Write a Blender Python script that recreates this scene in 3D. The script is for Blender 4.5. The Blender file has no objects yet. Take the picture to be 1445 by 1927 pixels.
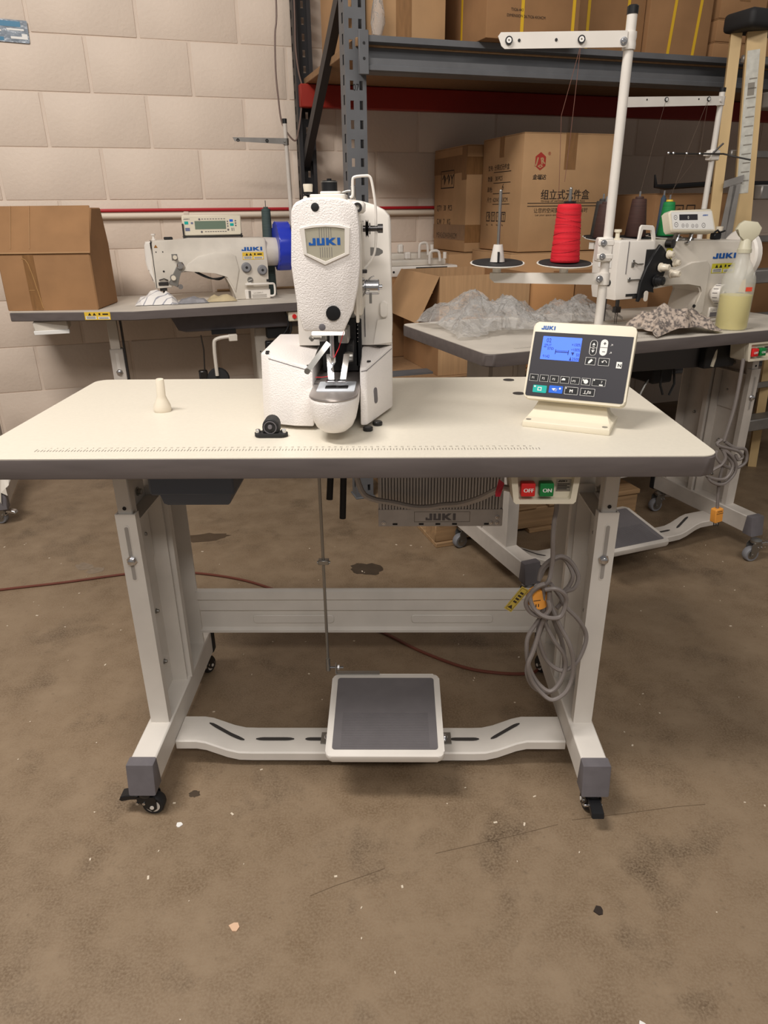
import bpy, bmesh, math, random
from mathutils import Vector as V, Matrix as M
R = math.radians
random.seed(7)
S = bpy.context.scene
COL = S.collection

# ---------------------------------------------------------------- camera, world, lights, exposure
cam = bpy.data.cameras.new('camera'); cam.sensor_fit = 'HORIZONTAL'; cam.sensor_width = 36.0
cam.lens = 1313.96 / 1445 * 36.0; cam.clip_start = 0.02; cam.clip_end = 60
camo = bpy.data.objects.new('camera', cam); COL.objects.link(camo)
_p, _y, _r = 0.4075, -0.0177, -0.0108
_f = V((math.sin(_y)*math.cos(_p), math.cos(_y)*math.cos(_p), -math.sin(_p)))
_rt = V((math.cos(_y), -math.sin(_y), 0)); _up = _rt.cross(_f)
_r2 = _rt*math.cos(_r) + _up*math.sin(_r); _u2 = -_rt*math.sin(_r) + _up*math.cos(_r)
camo.matrix_world = M(((_r2.x, _u2.x, -_f.x, 0.0917), (_r2.y, _u2.y, -_f.y, -1.0412), (_r2.z, _u2.z, -_f.z, 1.116), (0, 0, 0, 1)))
S.camera = camo

w = bpy.data.worlds.new('world'); S.world = w; w.use_nodes = True
w.node_tree.nodes['Background'].inputs[0].default_value = (1.0, 0.95, 0.90, 1)
w.node_tree.nodes['Background'].inputs[1].default_value = 0.20

def area(name, loc, target, sx, sy, power, col=(1, 0.945, 0.885)):
    l = bpy.data.lights.new(name, 'AREA'); l.shape = 'RECTANGLE'; l.size = sx; l.size_y = sy
    l.energy = power; l.color = col
    o = bpy.data.objects.new(name, l); COL.objects.link(o); o.location = loc
    o.rotation_euler = (V(target) - V(loc)).to_track_quat('-Z', 'Y').to_euler()
    return o
area('ceiling_strip_light_left', (-1.15, -0.55, 3.3), (-0.8, 0.3, 0.0), 1.3, 0.35, 88)
area('ceiling_strip_light_right', (1.5, -1.6, 3.5), (0.6, 0.3, 0.0), 2.4, 0.35, 26)
area('ceiling_strip_light_rear', (0.2, -3.2, 3.5), (0.0, 0.0, 0.6), 2.4, 0.35, 60)

S.view_settings.view_transform = 'Standard'; S.view_settings.look = 'None'
S.view_settings.gamma = 1.0; S.view_settings.use_curve_mapping = False
S.view_settings.exposure = 0.0

# ---------------------------------------------------------------- helpers
def lin(c):
    return tuple((x/255/12.92) if x/255 <= 0.04045 else ((x/255+0.055)/1.055)**2.4 for x in c)

def mat(name, col, rough=0.5, metal=0.0, mottle=0.0, mscale=20, col2=None, stretch=(1, 1, 1), bump=0.0, bscale=200, bdist=0.001, coat=0.0, spec=0.5, detail=4, emit=None, estr=0, alpha=1.0, trans=0.0, ior=1.45):
    m = bpy.data.materials.new(name); m.use_nodes = True
    nt = m.node_tree; b = nt.nodes['Principled BSDF']
    c = lin(col) + (1,)
    b.inputs['Base Color'].default_value = c
    b.inputs['Roughness'].default_value = rough; b.inputs['Metallic'].default_value = metal
    b.inputs['Specular IOR Level'].default_value = spec
    b.inputs['Coat Weight'].default_value = coat; b.inputs['Coat Roughness'].default_value = 0.15
    b.inputs['IOR'].default_value = ior
    if trans: b.inputs['Transmission Weight'].default_value = trans
    if alpha < 1: b.inputs['Alpha'].default_value = alpha
    if emit: b.inputs['Emission Color'].default_value = lin(emit) + (1,); b.inputs['Emission Strength'].default_value = estr
    if mottle or bump:
        tc = nt.nodes.new('ShaderNodeTexCoord'); mp = nt.nodes.new('ShaderNodeMapping')
        mp.inputs['Scale'].default_value = stretch
        nt.links.new(tc.outputs['Object'], mp.inputs['Vector'])
    if mottle:
        n = nt.nodes.new('ShaderNodeTexNoise'); n.inputs['Scale'].default_value = mscale; n.inputs['Detail'].default_value = detail
        nt.links.new(mp.outputs[0], n.inputs['Vector'])
        r = nt.nodes.new('ShaderNodeMapRange'); r.inputs[1].default_value = 0.32; r.inputs[2].default_value = 0.68
        nt.links.new(n.outputs[0], r.inputs[0])
        x = nt.nodes.new('ShaderNodeMix'); x.data_type = 'RGBA'
        c2 = lin(col2) + (1,) if col2 else tuple(q*(1-mottle) for q in c[:3]) + (1,)
        x.inputs[6].default_value = c2; x.inputs[7].default_value = c
        nt.links.new(r.outputs[0], x.inputs[0]); nt.links.new(x.outputs[2], b.inputs['Base Color'])
    if bump:
        n2 = nt.nodes.new('ShaderNodeTexNoise'); n2.inputs['Scale'].default_value = bscale; n2.inputs['Detail'].default_value = 2
        nt.links.new(mp.outputs[0], n2.inputs['Vector'])
        bp = nt.nodes.new('ShaderNodeBump'); bp.inputs['Strength'].default_value = bump; bp.inputs['Distance'].default_value = bdist
        nt.links.new(n2.outputs[0], bp.inputs['Height']); nt.links.new(bp.outputs[0], b.inputs['Normal'])
    return m

Z0 = V((0, 0, 0))
_txt = {}
def text_mesh(s):
    if s not in _txt:
        c = bpy.data.curves.new('lettering', 'FONT'); c.body = s; c.size = 1.0; c.resolution_u = 3
        o = bpy.data.objects.new('lettering', c); me = o.to_mesh()
        vs = [v.co.copy() for v in me.vertices]; fs = [tuple(p.vertices) for p in me.polygons]
        o.to_mesh_clear(); bpy.data.objects.remove(o); bpy.data.curves.remove(c)
        _txt[s] = (vs, fs)
    return _txt[s]

def frame(o, x, y):
    x = V(x).normalized(); n = x.cross(V(y)).normalized(); y = n.cross(x)
    o = V(o)
    return M(((x.x, y.x, n.x, o.x), (x.y, y.y, n.y, o.y), (x.z, y.z, n.z, o.z), (0, 0, 0, 1)))

def rotz(a): return M.Rotation(a, 4, 'Z')

class B:
    def __init__(s): s.bm = bmesh.new()
    def _bev(s, vs, bev, seg):
        es = set(e for v in vs for e in v.link_edges)
        bmesh.ops.bevel(s.bm, geom=list(es), offset=bev, segments=seg, affect='EDGES', profile=0.5, clamp_overlap=True)
    def box(s, x0, x1, y0, y1, z0, z1, bev=0, seg=1, m=None):
        P = [V((x, y, z)) for z in (z0, z1) for y in (y0, y1) for x in (x0, x1)]
        if m is not None: P = [m @ p for p in P]
        v = [s.bm.verts.new(p) for p in P]
        for f in ((0, 2, 3, 1), (4, 5, 7, 6), (0, 1, 5, 4), (2, 6, 7, 3), (0, 4, 6, 2), (1, 3, 7, 5)): s.bm.faces.new([v[i] for i in f])
        if bev: s._bev(v, bev, seg)
        return s
    def prism(s, pts, axis, a, b, bev=0, seg=1, m=None):
        g = {'z': lambda p, t: V((p[0], p[1], t)), 'y': lambda p, t: V((p[0], t, p[1])), 'x': lambda p, t: V((t, p[0], p[1]))}[axis]
        A = [g(p, a) for p in pts]; Bq = [g(p, b) for p in pts]
        if m is not None: A = [m @ p for p in A]; Bq = [m @ p for p in Bq]
        va = [s.bm.verts.new(p) for p in A]; vb = [s.bm.verts.new(p) for p in Bq]
        fa = s.bm.faces.new(va); fb = s.bm.faces.new(vb[::-1]); n = len(va)
        for i in range(n): s.bm.faces.new((va[i], vb[i], vb[(i+1) % n], va[(i+1) % n]))
        if bev:
            es = list(fa.edges) + list(fb.edges)
            bmesh.ops.bevel(s.bm, geom=es, offset=bev, segments=seg, affect='EDGES', profile=0.5, clamp_overlap=True)
        return s
    def rings(s, rings, cap=True, closed=True):
        vr = [[s.bm.verts.new(p) for p in r] for r in rings]; n = len(vr[0])
        for a, b in zip(vr, vr[1:]):
            for i in range(n if closed else n-1): s.bm.faces.new((a[i], a[(i+1) % n], b[(i+1) % n], b[i]))
        if cap and n > 2: s.bm.faces.new(vr[0][::-1]); s.bm.faces.new(vr[-1])
        return s
    def cyl(s, p0, p1, r0, r1=None, n=16, cap=True):
        p0, p1 = V(p0), V(p1); r1 = r0 if r1 is None else r1
        d = (p1-p0).normalized(); a = d.orthogonal().normalized(); b = d.cross(a)
        C = [(math.cos(2*math.pi*i/n), math.sin(2*math.pi*i/n)) for i in range(n)]
        return s.rings([[p0 + (a*c+b*t)*r0 for c, t in C], [p1 + (a*c+b*t)*r1 for c, t in C]], cap)
    def lathe(s, prof, o=(0, 0, 0), d=(0, 0, 1), n=20):
        o = V(o); d = V(d).normalized(); a = d.orthogonal().normalized(); b = d.cross(a)
        C = [(math.cos(2*math.pi*i/n), math.sin(2*math.pi*i/n)) for i in range(n)]
        rs = [[o + d*z + (a*c+b*t)*max(r, 1e-5) for c, t in C] for r, z in prof]
        hollow = prof[0][0] > 1e-4 and prof[-1][0] > 1e-4
        if hollow: rs.append([p.copy() for p in rs[0]])
        return s.rings(rs, not hollow)
    def tube(s, pts, r, n=7, smooth=0, closed=False):
        P = [V(p) for p in pts]
        if smooth:
            Q = []; L = len(P)
            for i in range(L if closed else L-1):
                if closed: p0, p1, p2, p3 = P[i-1], P[i], P[(i+1) % L], P[(i+2) % L]
                else: p0, p1, p2, p3 = P[max(i-1, 0)], P[i], P[i+1], P[min(i+2, L-1)]
                for k in range(smooth):
                    t = k/smooth
                    Q.append(0.5*((2*p1)+(p2-p0)*t+(2*p0-5*p1+4*p2-p3)*t*t+(3*p1-p0-3*p2+p3)*t**3))
            if not closed: Q.append(P[-1])
            P = Q
        C = [(math.cos(2*math.pi*i/n), math.sin(2*math.pi*i/n)) for i in range(n)]
        rs = []; a = None; L = len(P)
        for i in range(L):
            d = (P[(i+1) % L] - P[i-1]) if closed else (P[min(i+1, L-1)] - P[max(i-1, 0)])
            if d.length < 1e-9: d = V((0, 0, 1))
            d.normalize()
            if a is None: a = d.orthogonal().normalized()
            a = (a - d*a.dot(d)).normalized(); b = d.cross(a)
            rr = r[i] if isinstance(r, (list, tuple)) and len(r) == L else (r if not isinstance(r, (list, tuple)) else r[0])
            rs.append([P[i] + (a*c+b*t)*rr for c, t in C])
        if closed: rs.append([q.copy() for q in rs[0]])
        return s.rings(rs, not closed)
    def sphere(s, c, r, m=None, seg=16, ring=10):
        if not isinstance(r, (tuple, list)): r = (r, r, r)
        mm = M.Translation(V(c)) @ M.Diagonal((r[0], r[1], r[2], 1))
        if m is not None: mm = m @ mm
        bmesh.ops.create_uvsphere(s.bm, u_segments=seg, v_segments=ring, radius=1, matrix=mm); return s
    def poly(s, pts): s.bm.faces.new([s.bm.verts.new(V(p)) for p in pts]); return s
    def flat(s, pts2, m):
        s.bm.faces.new([s.bm.verts.new(m @ V((p[0], p[1], 0))) for p in pts2]); return s
    def rect(s, x0, y0, x1, y1, m): return s.flat([(x0, y0), (x1, y0), (x1, y1), (x0, y1)], m)
    def ring2(s, x0, y0, x1, y1, t, m):
        s.rect(x0, y0, x1, y0+t, m).rect(x0, y1-t, x1, y1, m).rect(x0, y0+t, x0+t, y1-t, m).rect(x1-t, y0+t, x1, y1-t, m); return s
    def disc(s, cx, cy, r, m, n=16): return s.flat([(cx+r*math.cos(2*math.pi*i/n), cy+r*math.sin(2*math.pi*i/n)) for i in range(n)], m)
    def text(s, t, size, m, sx=1.0, center=False, shear=0.0, bold=0.0):
        vs, fs = text_mesh(t)
        if not vs: return s
        w_ = max(v.x for v in vs)
        ox = -w_*sx*size/2 if center else 0
        for dx in ((0,) if not bold else (0, bold)):
            nv = [s.bm.verts.new(m @ V((ox + v.x*size*sx + v.y*size*shear + dx, v.y*size, 0.00002*(dx > 0)))) for v in vs]
            for f in fs:
                try: s.bm.faces.new([nv[i] for i in f])
                except ValueError: pass
        return s
    def logo(s, h, m, sx=1.5):
        G = [[(0, 0), (.62, 0), (.62, 1), (.36, 1), (.36, .27), (.18, .27), (.18, .42), (0, .42)],
             [(.72, 0), (1.42, 0), (1.42, 1), (1.16, 1), (1.16, .24), (.98, .24), (.98, 1), (.72, 1)],
             [(1.54, 0), (1.80, 0), (1.80, .36), (2.12, 0), (2.46, 0), (2.02, .52), (2.42, 1), (2.08, 1), (1.80, .66), (1.80, 1), (1.54, 1)],
             [(2.54, 0), (2.80, 0), (2.80, 1), (2.54, 1)]]
        for g in G: s.flat([(x*h*sx, y*h) for x, y in g], m)
        return s
    def each(s, name, material, parent=None, smooth=0):
        # one object per separate piece
        bm = s.bm; bm.verts.ensure_lookup_table(); seen = set(); out = []
        for v0 in list(bm.verts):
            if v0 in seen: continue
            st = [v0]; seen.add(v0); isl = []
            while st:
                v = st.pop(); isl.append(v)
                for e in v.link_edges:
                    o_ = e.other_vert(v)
                    if o_ not in seen: seen.add(o_); st.append(o_)
            k = B(); mp = {v: k.bm.verts.new(v.co) for v in isl}
            for f in set(f for v in isl for f in v.link_faces): k.bm.faces.new([mp[v] for v in f.verts])
            out.append(k.build(name, material, parent, smooth))
        bm.free(); return out
    def build(s, name, material, parent=None, smooth=40, norm=True, loc=None, rz=None):
        if norm: bmesh.ops.recalc_face_normals(s.bm, faces=s.bm.faces)
        me = bpy.data.meshes.new(name); s.bm.to_mesh(me); s.bm.free()
        me.materials.append(material)
        if smooth and len(me.polygons):
            me.shade_smooth(); me.set_sharp_from_angle(angle=R(smooth))
        o = bpy.data.objects.new(name, me); COL.objects.link(o)
        if parent is not None: o.parent = parent
        if loc is not None: o.location = loc
        if rz is not None: o.rotation_euler = (0, 0, rz)
        return o

def tag(o, label=None, cat=None, group=None, kind=None):
    if label: o['label'] = label
    if cat: o['category'] = cat
    if group: o['group'] = group
    if kind: o['kind'] = kind
    return o
def thing(name, label, cat, loc=(0, 0, 0), rz=0, group=None):
    o = bpy.data.objects.new(name, None); COL.objects.link(o); o.empty_display_size = 0.05
    o.location = loc; o.rotation_euler = (0, 0, rz)
    return tag(o, label, cat, group)
def copy_tree(o, parent=None):
    c = o.copy(); COL.objects.link(c)
    if parent is not None: c.parent = parent
    for ch in list(o.children): copy_tree(ch, c)
    return c
def rrect(x0, y0, x1, y1, r, n=5):
    if not isinstance(r, (list, tuple)): r = [r]*4
    P = []
    for k, (cx, cy, sx, sy) in enumerate(((x1, y0, -1, 1), (x1, y1, -1, -1), (x0, y1, 1, -1), (x0, y0, 1, 1))):
        q = r[k]
        for i in range(n+1):
            a = R(-90 + 90*k + 90*i/n)
            P.append((cx + sx*q + q*math.cos(a), cy + sy*q + q*math.sin(a)))
    return P

# ---------------------------------------------------------------- materials
mHammer = mat('hammered_white_enamel', (236, 230, 226), 0.42, bump=0.9, bscale=420, bdist=0.0012, coat=0.15)
mEnamel = mat('smooth_white_enamel', (232, 226, 218), 0.38, mottle=0.05, mscale=9, coat=0.1)
mOldWhite = mat('aged_white_enamel', (216, 208, 196), 0.42, mottle=0.12, mscale=14, coat=0.1)
mFrame = mat('white_powder_coat', (222, 216, 208), 0.45, mottle=0.10, mscale=11, bump=0.05, bscale=300)
mFrame2 = mat('scuffed_white_powder_coat', (205, 197, 188), 0.5, mottle=0.22, mscale=9)
mTop = mat('cream_laminate', (216, 209, 194), 0.42, mottle=0.04, mscale=160, bump=0.03, bscale=900)
mTop2 = mat('dusty_grey_laminate', (212, 204, 192), 0.5, mottle=0.14, mscale=10)
mEdge = mat('grey_edge_plastic', (100, 92, 90), 0.42, mottle=0.2, mscale=16, stretch=(0.5, 3, 3))
mCapGrey = mat('grey_cap_plastic', (108, 104, 108), 0.5, mottle=0.12, mscale=40)
mRubber = mat('dark_rubber', (34, 33, 34), 0.65)
mBlack = mat('black_plastic', (24, 24, 26), 0.38)
mMat = mat('grey_ribbed_rubber', (104, 100, 102), 0.55, mottle=0.1, mscale=30)
mSteel = mat('bright_steel', (205, 205, 208), 0.24, metal=1.0)
mSteelD = mat('dull_zinc', (160, 158, 154), 0.42, metal=1.0)
mSteelDark = mat('dark_steel', (92, 90, 90), 0.32, metal=1.0)
mBlue = mat('blue_handwheel_plastic', (44, 62, 190), 0.3)
mLogo = mat('blue_logo_ink', (22, 88, 168), 0.5)
mInk = mat('black_print', (46, 36, 30), 0.7)
mInkK = mat('true_black_print', (20, 20, 20), 0.6)
mRedInk = mat('red_print', (165, 50, 40), 0.7)
mWhiteInk = mat('white_print', (232, 230, 226), 0.6)
mGreyInk = mat('grey_print', (136, 130, 120), 0.7)
mCard = mat('brown_cardboard', (182, 144, 104), 0.82, mottle=0.16, mscale=7, bump=0.06, bscale=120)
mCardD = mat('dark_brown_cardboard', (158, 118, 80), 0.85, mottle=0.18, mscale=8, bump=0.06, bscale=120)
mCardO = mat('orange_brown_cardboard', (198, 146, 96), 0.82, mottle=0.12, mscale=7)
mCardCor = mat('corrugated_cardboard', (188, 150, 110), 0.85, mottle=0.16, mscale=40, stretch=(3, 3, 0.12), bump=0.3, bscale=90)
mTape = mat('brown_packing_tape', (142, 104, 66), 0.3, mottle=0.25, mscale=25, stretch=(4, 4, 0.7))
mStrap = mat('yellow_strapping', (214, 172, 40), 0.4)
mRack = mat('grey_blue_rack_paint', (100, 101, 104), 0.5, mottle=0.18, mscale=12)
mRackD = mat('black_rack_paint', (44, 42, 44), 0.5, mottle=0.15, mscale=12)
mRackRed = mat('red_orange_rack_paint', (150, 36, 22), 0.5, mottle=0.12, mscale=8)
mPly = mat('chipboard_deck', (152, 118, 84), 0.8, mottle=0.2, mscale=60)
mWood = mat('pallet_timber', (176, 142, 104), 0.75, mottle=0.35, mscale=10, stretch=(0.4, 6, 6))
mFibre = mat('tan_fibreglass', (214, 184, 134), 0.5, mottle=0.18, mscale=14, stretch=(1, 1, 0.3))
mAlu = mat('painted_aluminium', (150, 146, 142), 0.45, metal=0.6, mottle=0.25, mscale=14)
mRedThread = mat('red_thread', (214, 24, 42), 0.75, mottle=0.28, mscale=60, stretch=(0.3, 0.3, 6), bump=0.3, bscale=500)
mBrownThread = mat('dark_brown_thread', (74, 48, 42), 0.7, mottle=0.3, mscale=60, stretch=(0.3, 0.3, 6))
mBlackThread = mat('charcoal_thread', (60, 56, 54), 0.7, mottle=0.3, mscale=60, stretch=(0.3, 0.3, 6))
mGreenThread = mat('green_thread', (30, 140, 74), 0.7, mottle=0.25, mscale=60, stretch=(0.3, 0.3, 6))
mTealThread = mat('slate_green_thread', (72, 88, 86), 0.7, mottle=0.3, mscale=70, stretch=(0.3, 0.3, 6))
mBlueThread = mat('navy_thread', (58, 78, 96), 0.7)
mBeige = mat('beige_plastic', (226, 217, 196), 0.45, mottle=0.06, mscale=12)
mCable = mat('grey_cable_sheath', (128, 120, 116), 0.45)
mCableD = mat('dark_cable_sheath', (62, 58, 58), 0.5)
mAluGrey = mat('grey_cast_aluminium', (200, 194, 190), 0.45, metal=0.0, mottle=0.12, mscale=30)
mDrawer = mat('slate_blue_plastic', (84, 92, 106), 0.5)
mOff = mat('red_button', (212, 40, 40), 0.35); mOn = mat('green_button', (24, 124, 62), 0.35)
mOrange = mat('orange_plug', (236, 160, 70), 0.4)
mYellow = mat('yellow_sticker', (226, 188, 60), 0.5)
mYellow2 = mat('lime_yellow_sticker', (206, 196, 48), 0.5)
mPanelBlk = mat('black_membrane', (46, 44, 50), 0.42)
mLcd = mat('lcd_backlight', (80, 120, 245), 0.3, emit=(84, 124, 250), estr=0.55)
mLcdInk = mat('lcd_ink', (18, 34, 120), 0.5)
mTeal = mat('teal_key', (20, 170, 160), 0.4); mBlueKey = mat('blue_key', (36, 100, 214), 0.4)
mLcdOld = mat('grey_green_lcd', (110, 128, 112), 0.3)
mBadge = mat('champagne_badge', (196, 190, 170), 0.3, metal=0.35)
mLed = mat('lamp_lens', (255, 250, 240), 0.3, emit=(255, 246, 232), estr=1.8)
mCream = mat('cream_porcelain', (222, 212, 194), 0.3, coat=0.3)

def film_mat(name, tint, amount, rough=0.06, bump=0.8, bscale=45, bdist=0.01):
    m = bpy.data.materials.new(name); m.use_nodes = True; nt = m.node_tree; N = nt.nodes; L = nt.links
    N.remove(N['Principled BSDF']); out = N['Material Output']
    tr = N.new('ShaderNodeBsdfTransparent'); tr.inputs[0].default_value = (.97, .97, .97, 1)
    gl = N.new('ShaderNodeBsdfGlossy'); gl.inputs['Roughness'].default_value = rough
    df = N.new('ShaderNodeBsdfDiffuse'); df.inputs[0].default_value = lin(tint) + (1,)
    tc = N.new('ShaderNodeTexCoord'); n = N.new('ShaderNodeTexNoise'); n.inputs['Scale'].default_value = bscale; n.inputs['Detail'].default_value = 3; n.inputs['Distortion'].default_value = 1.2
    bp = N.new('ShaderNodeBump'); bp.inputs['Strength'].default_value = bump; bp.inputs['Distance'].default_value = bdist
    L.new(tc.outputs['Object'], n.inputs[0]); L.new(n.outputs[0], bp.inputs['Height']); L.new(bp.outputs[0], gl.inputs['Normal'])
    lw = N.new('ShaderNodeLayerWeight'); lw.inputs[0].default_value = .11; L.new(bp.outputs[0], lw.inputs['Normal'])
    m1 = N.new('ShaderNodeMixShader'); m1.inputs[0].default_value = amount; L.new(tr.outputs[0], m1.inputs[1]); L.new(df.outputs[0], m1.inputs[2])
    m2 = N.new('ShaderNodeMixShader'); L.new(lw.outputs['Fresnel'], m2.inputs[0]); L.new(m1.outputs[0], m2.inputs[1]); L.new(gl.outputs[0], m2.inputs[2])
    L.new(m2.outputs[0], out.inputs[0]); return m
mClear = film_mat('clear_plastic_film', (240, 238, 235), .20, 0.12, 1.0, 60, .012)
# ---------------------------------------------------------------- setting: floor, block wall
def floor_mat():
    m = bpy.data.materials.new('stained_concrete'); m.use_nodes = True; nt = m.node_tree; N = nt.nodes; L = nt.links
    b = N['Principled BSDF']; tc = N.new('ShaderNodeTexCoord')
    def noise(sc, det=5, rough=0.55, dist=0.0):
        n = N.new('ShaderNodeTexNoise'); n.inputs['Scale'].default_value = sc; n.inputs['Detail'].default_value = det
        n.inputs['Roughness'].default_value = rough; n.inputs['Distortion'].default_value = dist
        L.new(tc.outputs['Object'], n.inputs['Vector']); return n.outputs[0]
    def ramp(src, a, bb):
        r = N.new('ShaderNodeMapRange'); r.inputs[1].default_value = a; r.inputs[2].default_value = bb; L.new(src, r.inputs[0]); return r.outputs[0]
    def mix(f, c1, c2, fac=None):
        x = N.new('ShaderNodeMix'); x.data_type = 'RGBA'
        L.new(f, x.inputs[0])
        for i, c in ((6, c1), (7, c2)):
            if isinstance(c, tuple): x.inputs[i].default_value = lin(c) + (1,)
            else: L.new(c, x.inputs[i])
        return x.outputs[2]
    c = mix(ramp(noise(2.2, 8, 0.62, 0.1), 0.3, 0.7), (99, 80, 60), (131, 110, 87))
    c = mix(ramp(noise(11, 6, 0.65), 0.38, 0.72), c, (144, 124, 101))
    c = mix(ramp(noise(5.0, 7, 0.6, 0.15), 0.55, 0.72), c, (76, 60, 45))
    c = mix(ramp(noise(60, 3, 0.6), 0.62, 0.8), c, (80, 64, 48))
    c = mix(ramp(noise(26, 4, 0.7), 0.68, 0.78), c, (70, 54, 40))
    c = mix(ramp(noise(240, 2), 0.35, 0.75), c, (140, 122, 100))
    L.new(c, b.inputs['Base Color'])
    r = ramp(noise(4, 4), 0.3, 0.7); mr = N.new('ShaderNodeMapRange'); mr.inputs[3].default_value = 0.38; mr.inputs[4].default_value = 0.62
    L.new(r, mr.inputs[0]); L.new(mr.outputs[0], b.inputs['Roughness'])
    bp = N.new('ShaderNodeBump'); bp.inputs['Strength'].default_value = 0.12; bp.inputs['Distance'].default_value = 0.002
    L.new(noise(90, 4), bp.inputs['Height']); L.new(bp.outputs[0], b.inputs['Normal'])
    b.inputs['Specular IOR Level'].default_value = 0.4
    return m
floor = B().box(-4.2, 5.2, -3.6, 4.6, -0.08, 0).build('floor', floor_mat(), smooth=0); tag(floor, kind='structure')
mCrack = mat('crack_dirt', (102, 84, 65), 0.9)
k = B()
for seg in ([(-.062, -.175), (-.02, -.155), (.03, -.135), (.07, -.118)], [(.165, -.085), (.25, -.062), (.33, -.04), (.41, -.016)], [(.44, -.005), (.55, .012), (.66, .03), (.72, .036)]):
    for (x0, y0), (x1, y1) in zip(seg, seg[1:]):
        k.poly([(x0, y0-.0005, .0006), (x1, y1-.0005, .0006), (x1, y1+.0006, .0006), (x0, y0+.0006, .0006)])
k.build('crack', mCrack, floor, smooth=0)

rndf = random.Random(5)
def blotch(cx, cy, rx, ry, rot, m_, nm='stain'):
    P = []
    for i in range(22):
        a = 2*math.pi*i/22; r = 1 + rndf.uniform(-.16, .16)
        P.append((rx*r*math.cos(a), ry*r*math.sin(a)))
    B().flat(P, M.Translation((cx, cy, .0004)) @ rotz(rot)).build(nm, m_, floor, smooth=0)
mStain = mat('oil_stain', (74, 62, 50), .5, mottle=.2, mscale=30)
mScuff = mat('pale_scuff', (138, 122, 104), .8, mottle=.2, mscale=60)
blotch(-.008, 1.055, .055, .042, -.2, mStain); blotch(-.62, 1.31, .09, .035, .2, mat('faint_stain', (88, 72, 56), .55, mottle=.2, mscale=20)); blotch(.62, .57, .03, .022, .3, mStain)
blotch(-.33, .06, .012, .009, 0, mStain); blotch(-.98, 1.08, .035, .025, -.5, mScuff); blotch(-.93, 1.05, .03, .02, .4, mScuff)
RK = M.Translation((-.036, 1.70, 0)) @ rotz(R(19))
RKL = (-.036, 1.70, 0); RKZ = R(19)
def rk(s, v_, z=0): return RK @ V((s, v_, z))
mBlock = mat('cream_block_paint', (220, 203, 187), 0.6, mottle=0.06, mscale=6, bump=0.35, bscale=70, bdist=0.003)
mJoint = mat('cream_joint_paint', (218, 201, 185), 0.65, mottle=0.05, mscale=20, bump=0.2, bscale=120)
wall = B().box(-2.3, 4.6, .8872, 1.05, 0, 3.3).build('wall_back', mJoint, smooth=0, loc=RKL, rz=RKZ); tag(wall, kind='structure')
bm_ = B().box(.0062, .4004, .884, .8905, .0018, .1982, bev=.0028, seg=2)
blk = bm_.build('block', mBlock, wall)
bead = B().box(-.0042, .0042, .8834, .889, .001, .199, bev=.0018).build('mortar_joint', mBlock, wall)
first = True
for row in range(-1, 9):
    z = .17 + .2*row
    off = -.869 if row % 2 == 1 else -1.066
    for kk in range(-3, 10):
        s0 = off + .4066*kk
        if s0 < -2.2 or s0 > 3.2: continue
        if first: o = blk; first = False
        else: o = blk.copy(); COL.objects.link(o)
        o.location = (s0, random.uniform(-.0008, .0006), z)
    q = bead if o is blk else bead.copy()
    if q is not bead: COL.objects.link(q)
    q.location = (s0, 0, z)

# pipe along the wall with a red cable on it
t = thing('conduit_pipe', 'cream painted pipe fixed along the block wall under the red cable', 'pipe', RKL, RKZ)
B().tube([(-.96, .868, 1.106), (1.6, .868, 1.106)], .0125, 10).build('pipe', mat('cream_pipe_paint', (222, 208, 190), 0.5), t)
for s_ in (-.55, .1, .75): B().box(s_-.012, s_+.012, .854, .8815, 1.09, 1.121, bev=.003).build('pipe_clip', mJoint, t)
t = B().tube([(-.97, .871, 1.128), (-.4, .871, 1.1285), (.2, .871, 1.128), (.9, .871, 1.1285), (1.6, .871, 1.128)], .0065, 8, smooth=3).build('red_cable', mat('red_cable_sheath', (176, 30, 40), 0.4), loc=RKL, rz=RKZ)
tag(t, 'thin red cable running along the top of the wall pipe', 'cable')
# taped pouch, top left
t = thing('plastic_pouch', 'blue and white plastic pouch taped to the block wall', 'pouch', RKL, RKZ)
fm = frame((-1.215, .8805, 1.735), (1, 0, -.03), (0.03, 0, 1))
B().prism(rrect(0, 0, .145, .075, .004, 2), 'z', 0, .0025, m=fm).build('film', mat('pouch_film', (150, 160, 172), 0.18, mottle=0.35, mscale=40, bump=.5, bscale=40, bdist=.004), t)
k = B(); f2 = fm @ M.Translation((0, 0, .003))
k.rect(.0, .052, .12, .07, f2).rect(.0, .004, .055, .016, f2).rect(.0, .02, .04, .03, f2)
k.build('blue_print', mat('pouch_blue', (44, 116, 152), 0.3), t, smooth=0)
k = B(); f3 = fm @ M.Translation((0, 0, .0033))
k.rect(.005, .034, .05, .039, f3).rect(.07, .04, .13, .046, f3).rect(.08, .012, .14, .02, f3).rect(.12, .02, .14, .03, f3)
k.build('white_print', mWhiteInk, t, smooth=0)

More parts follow.
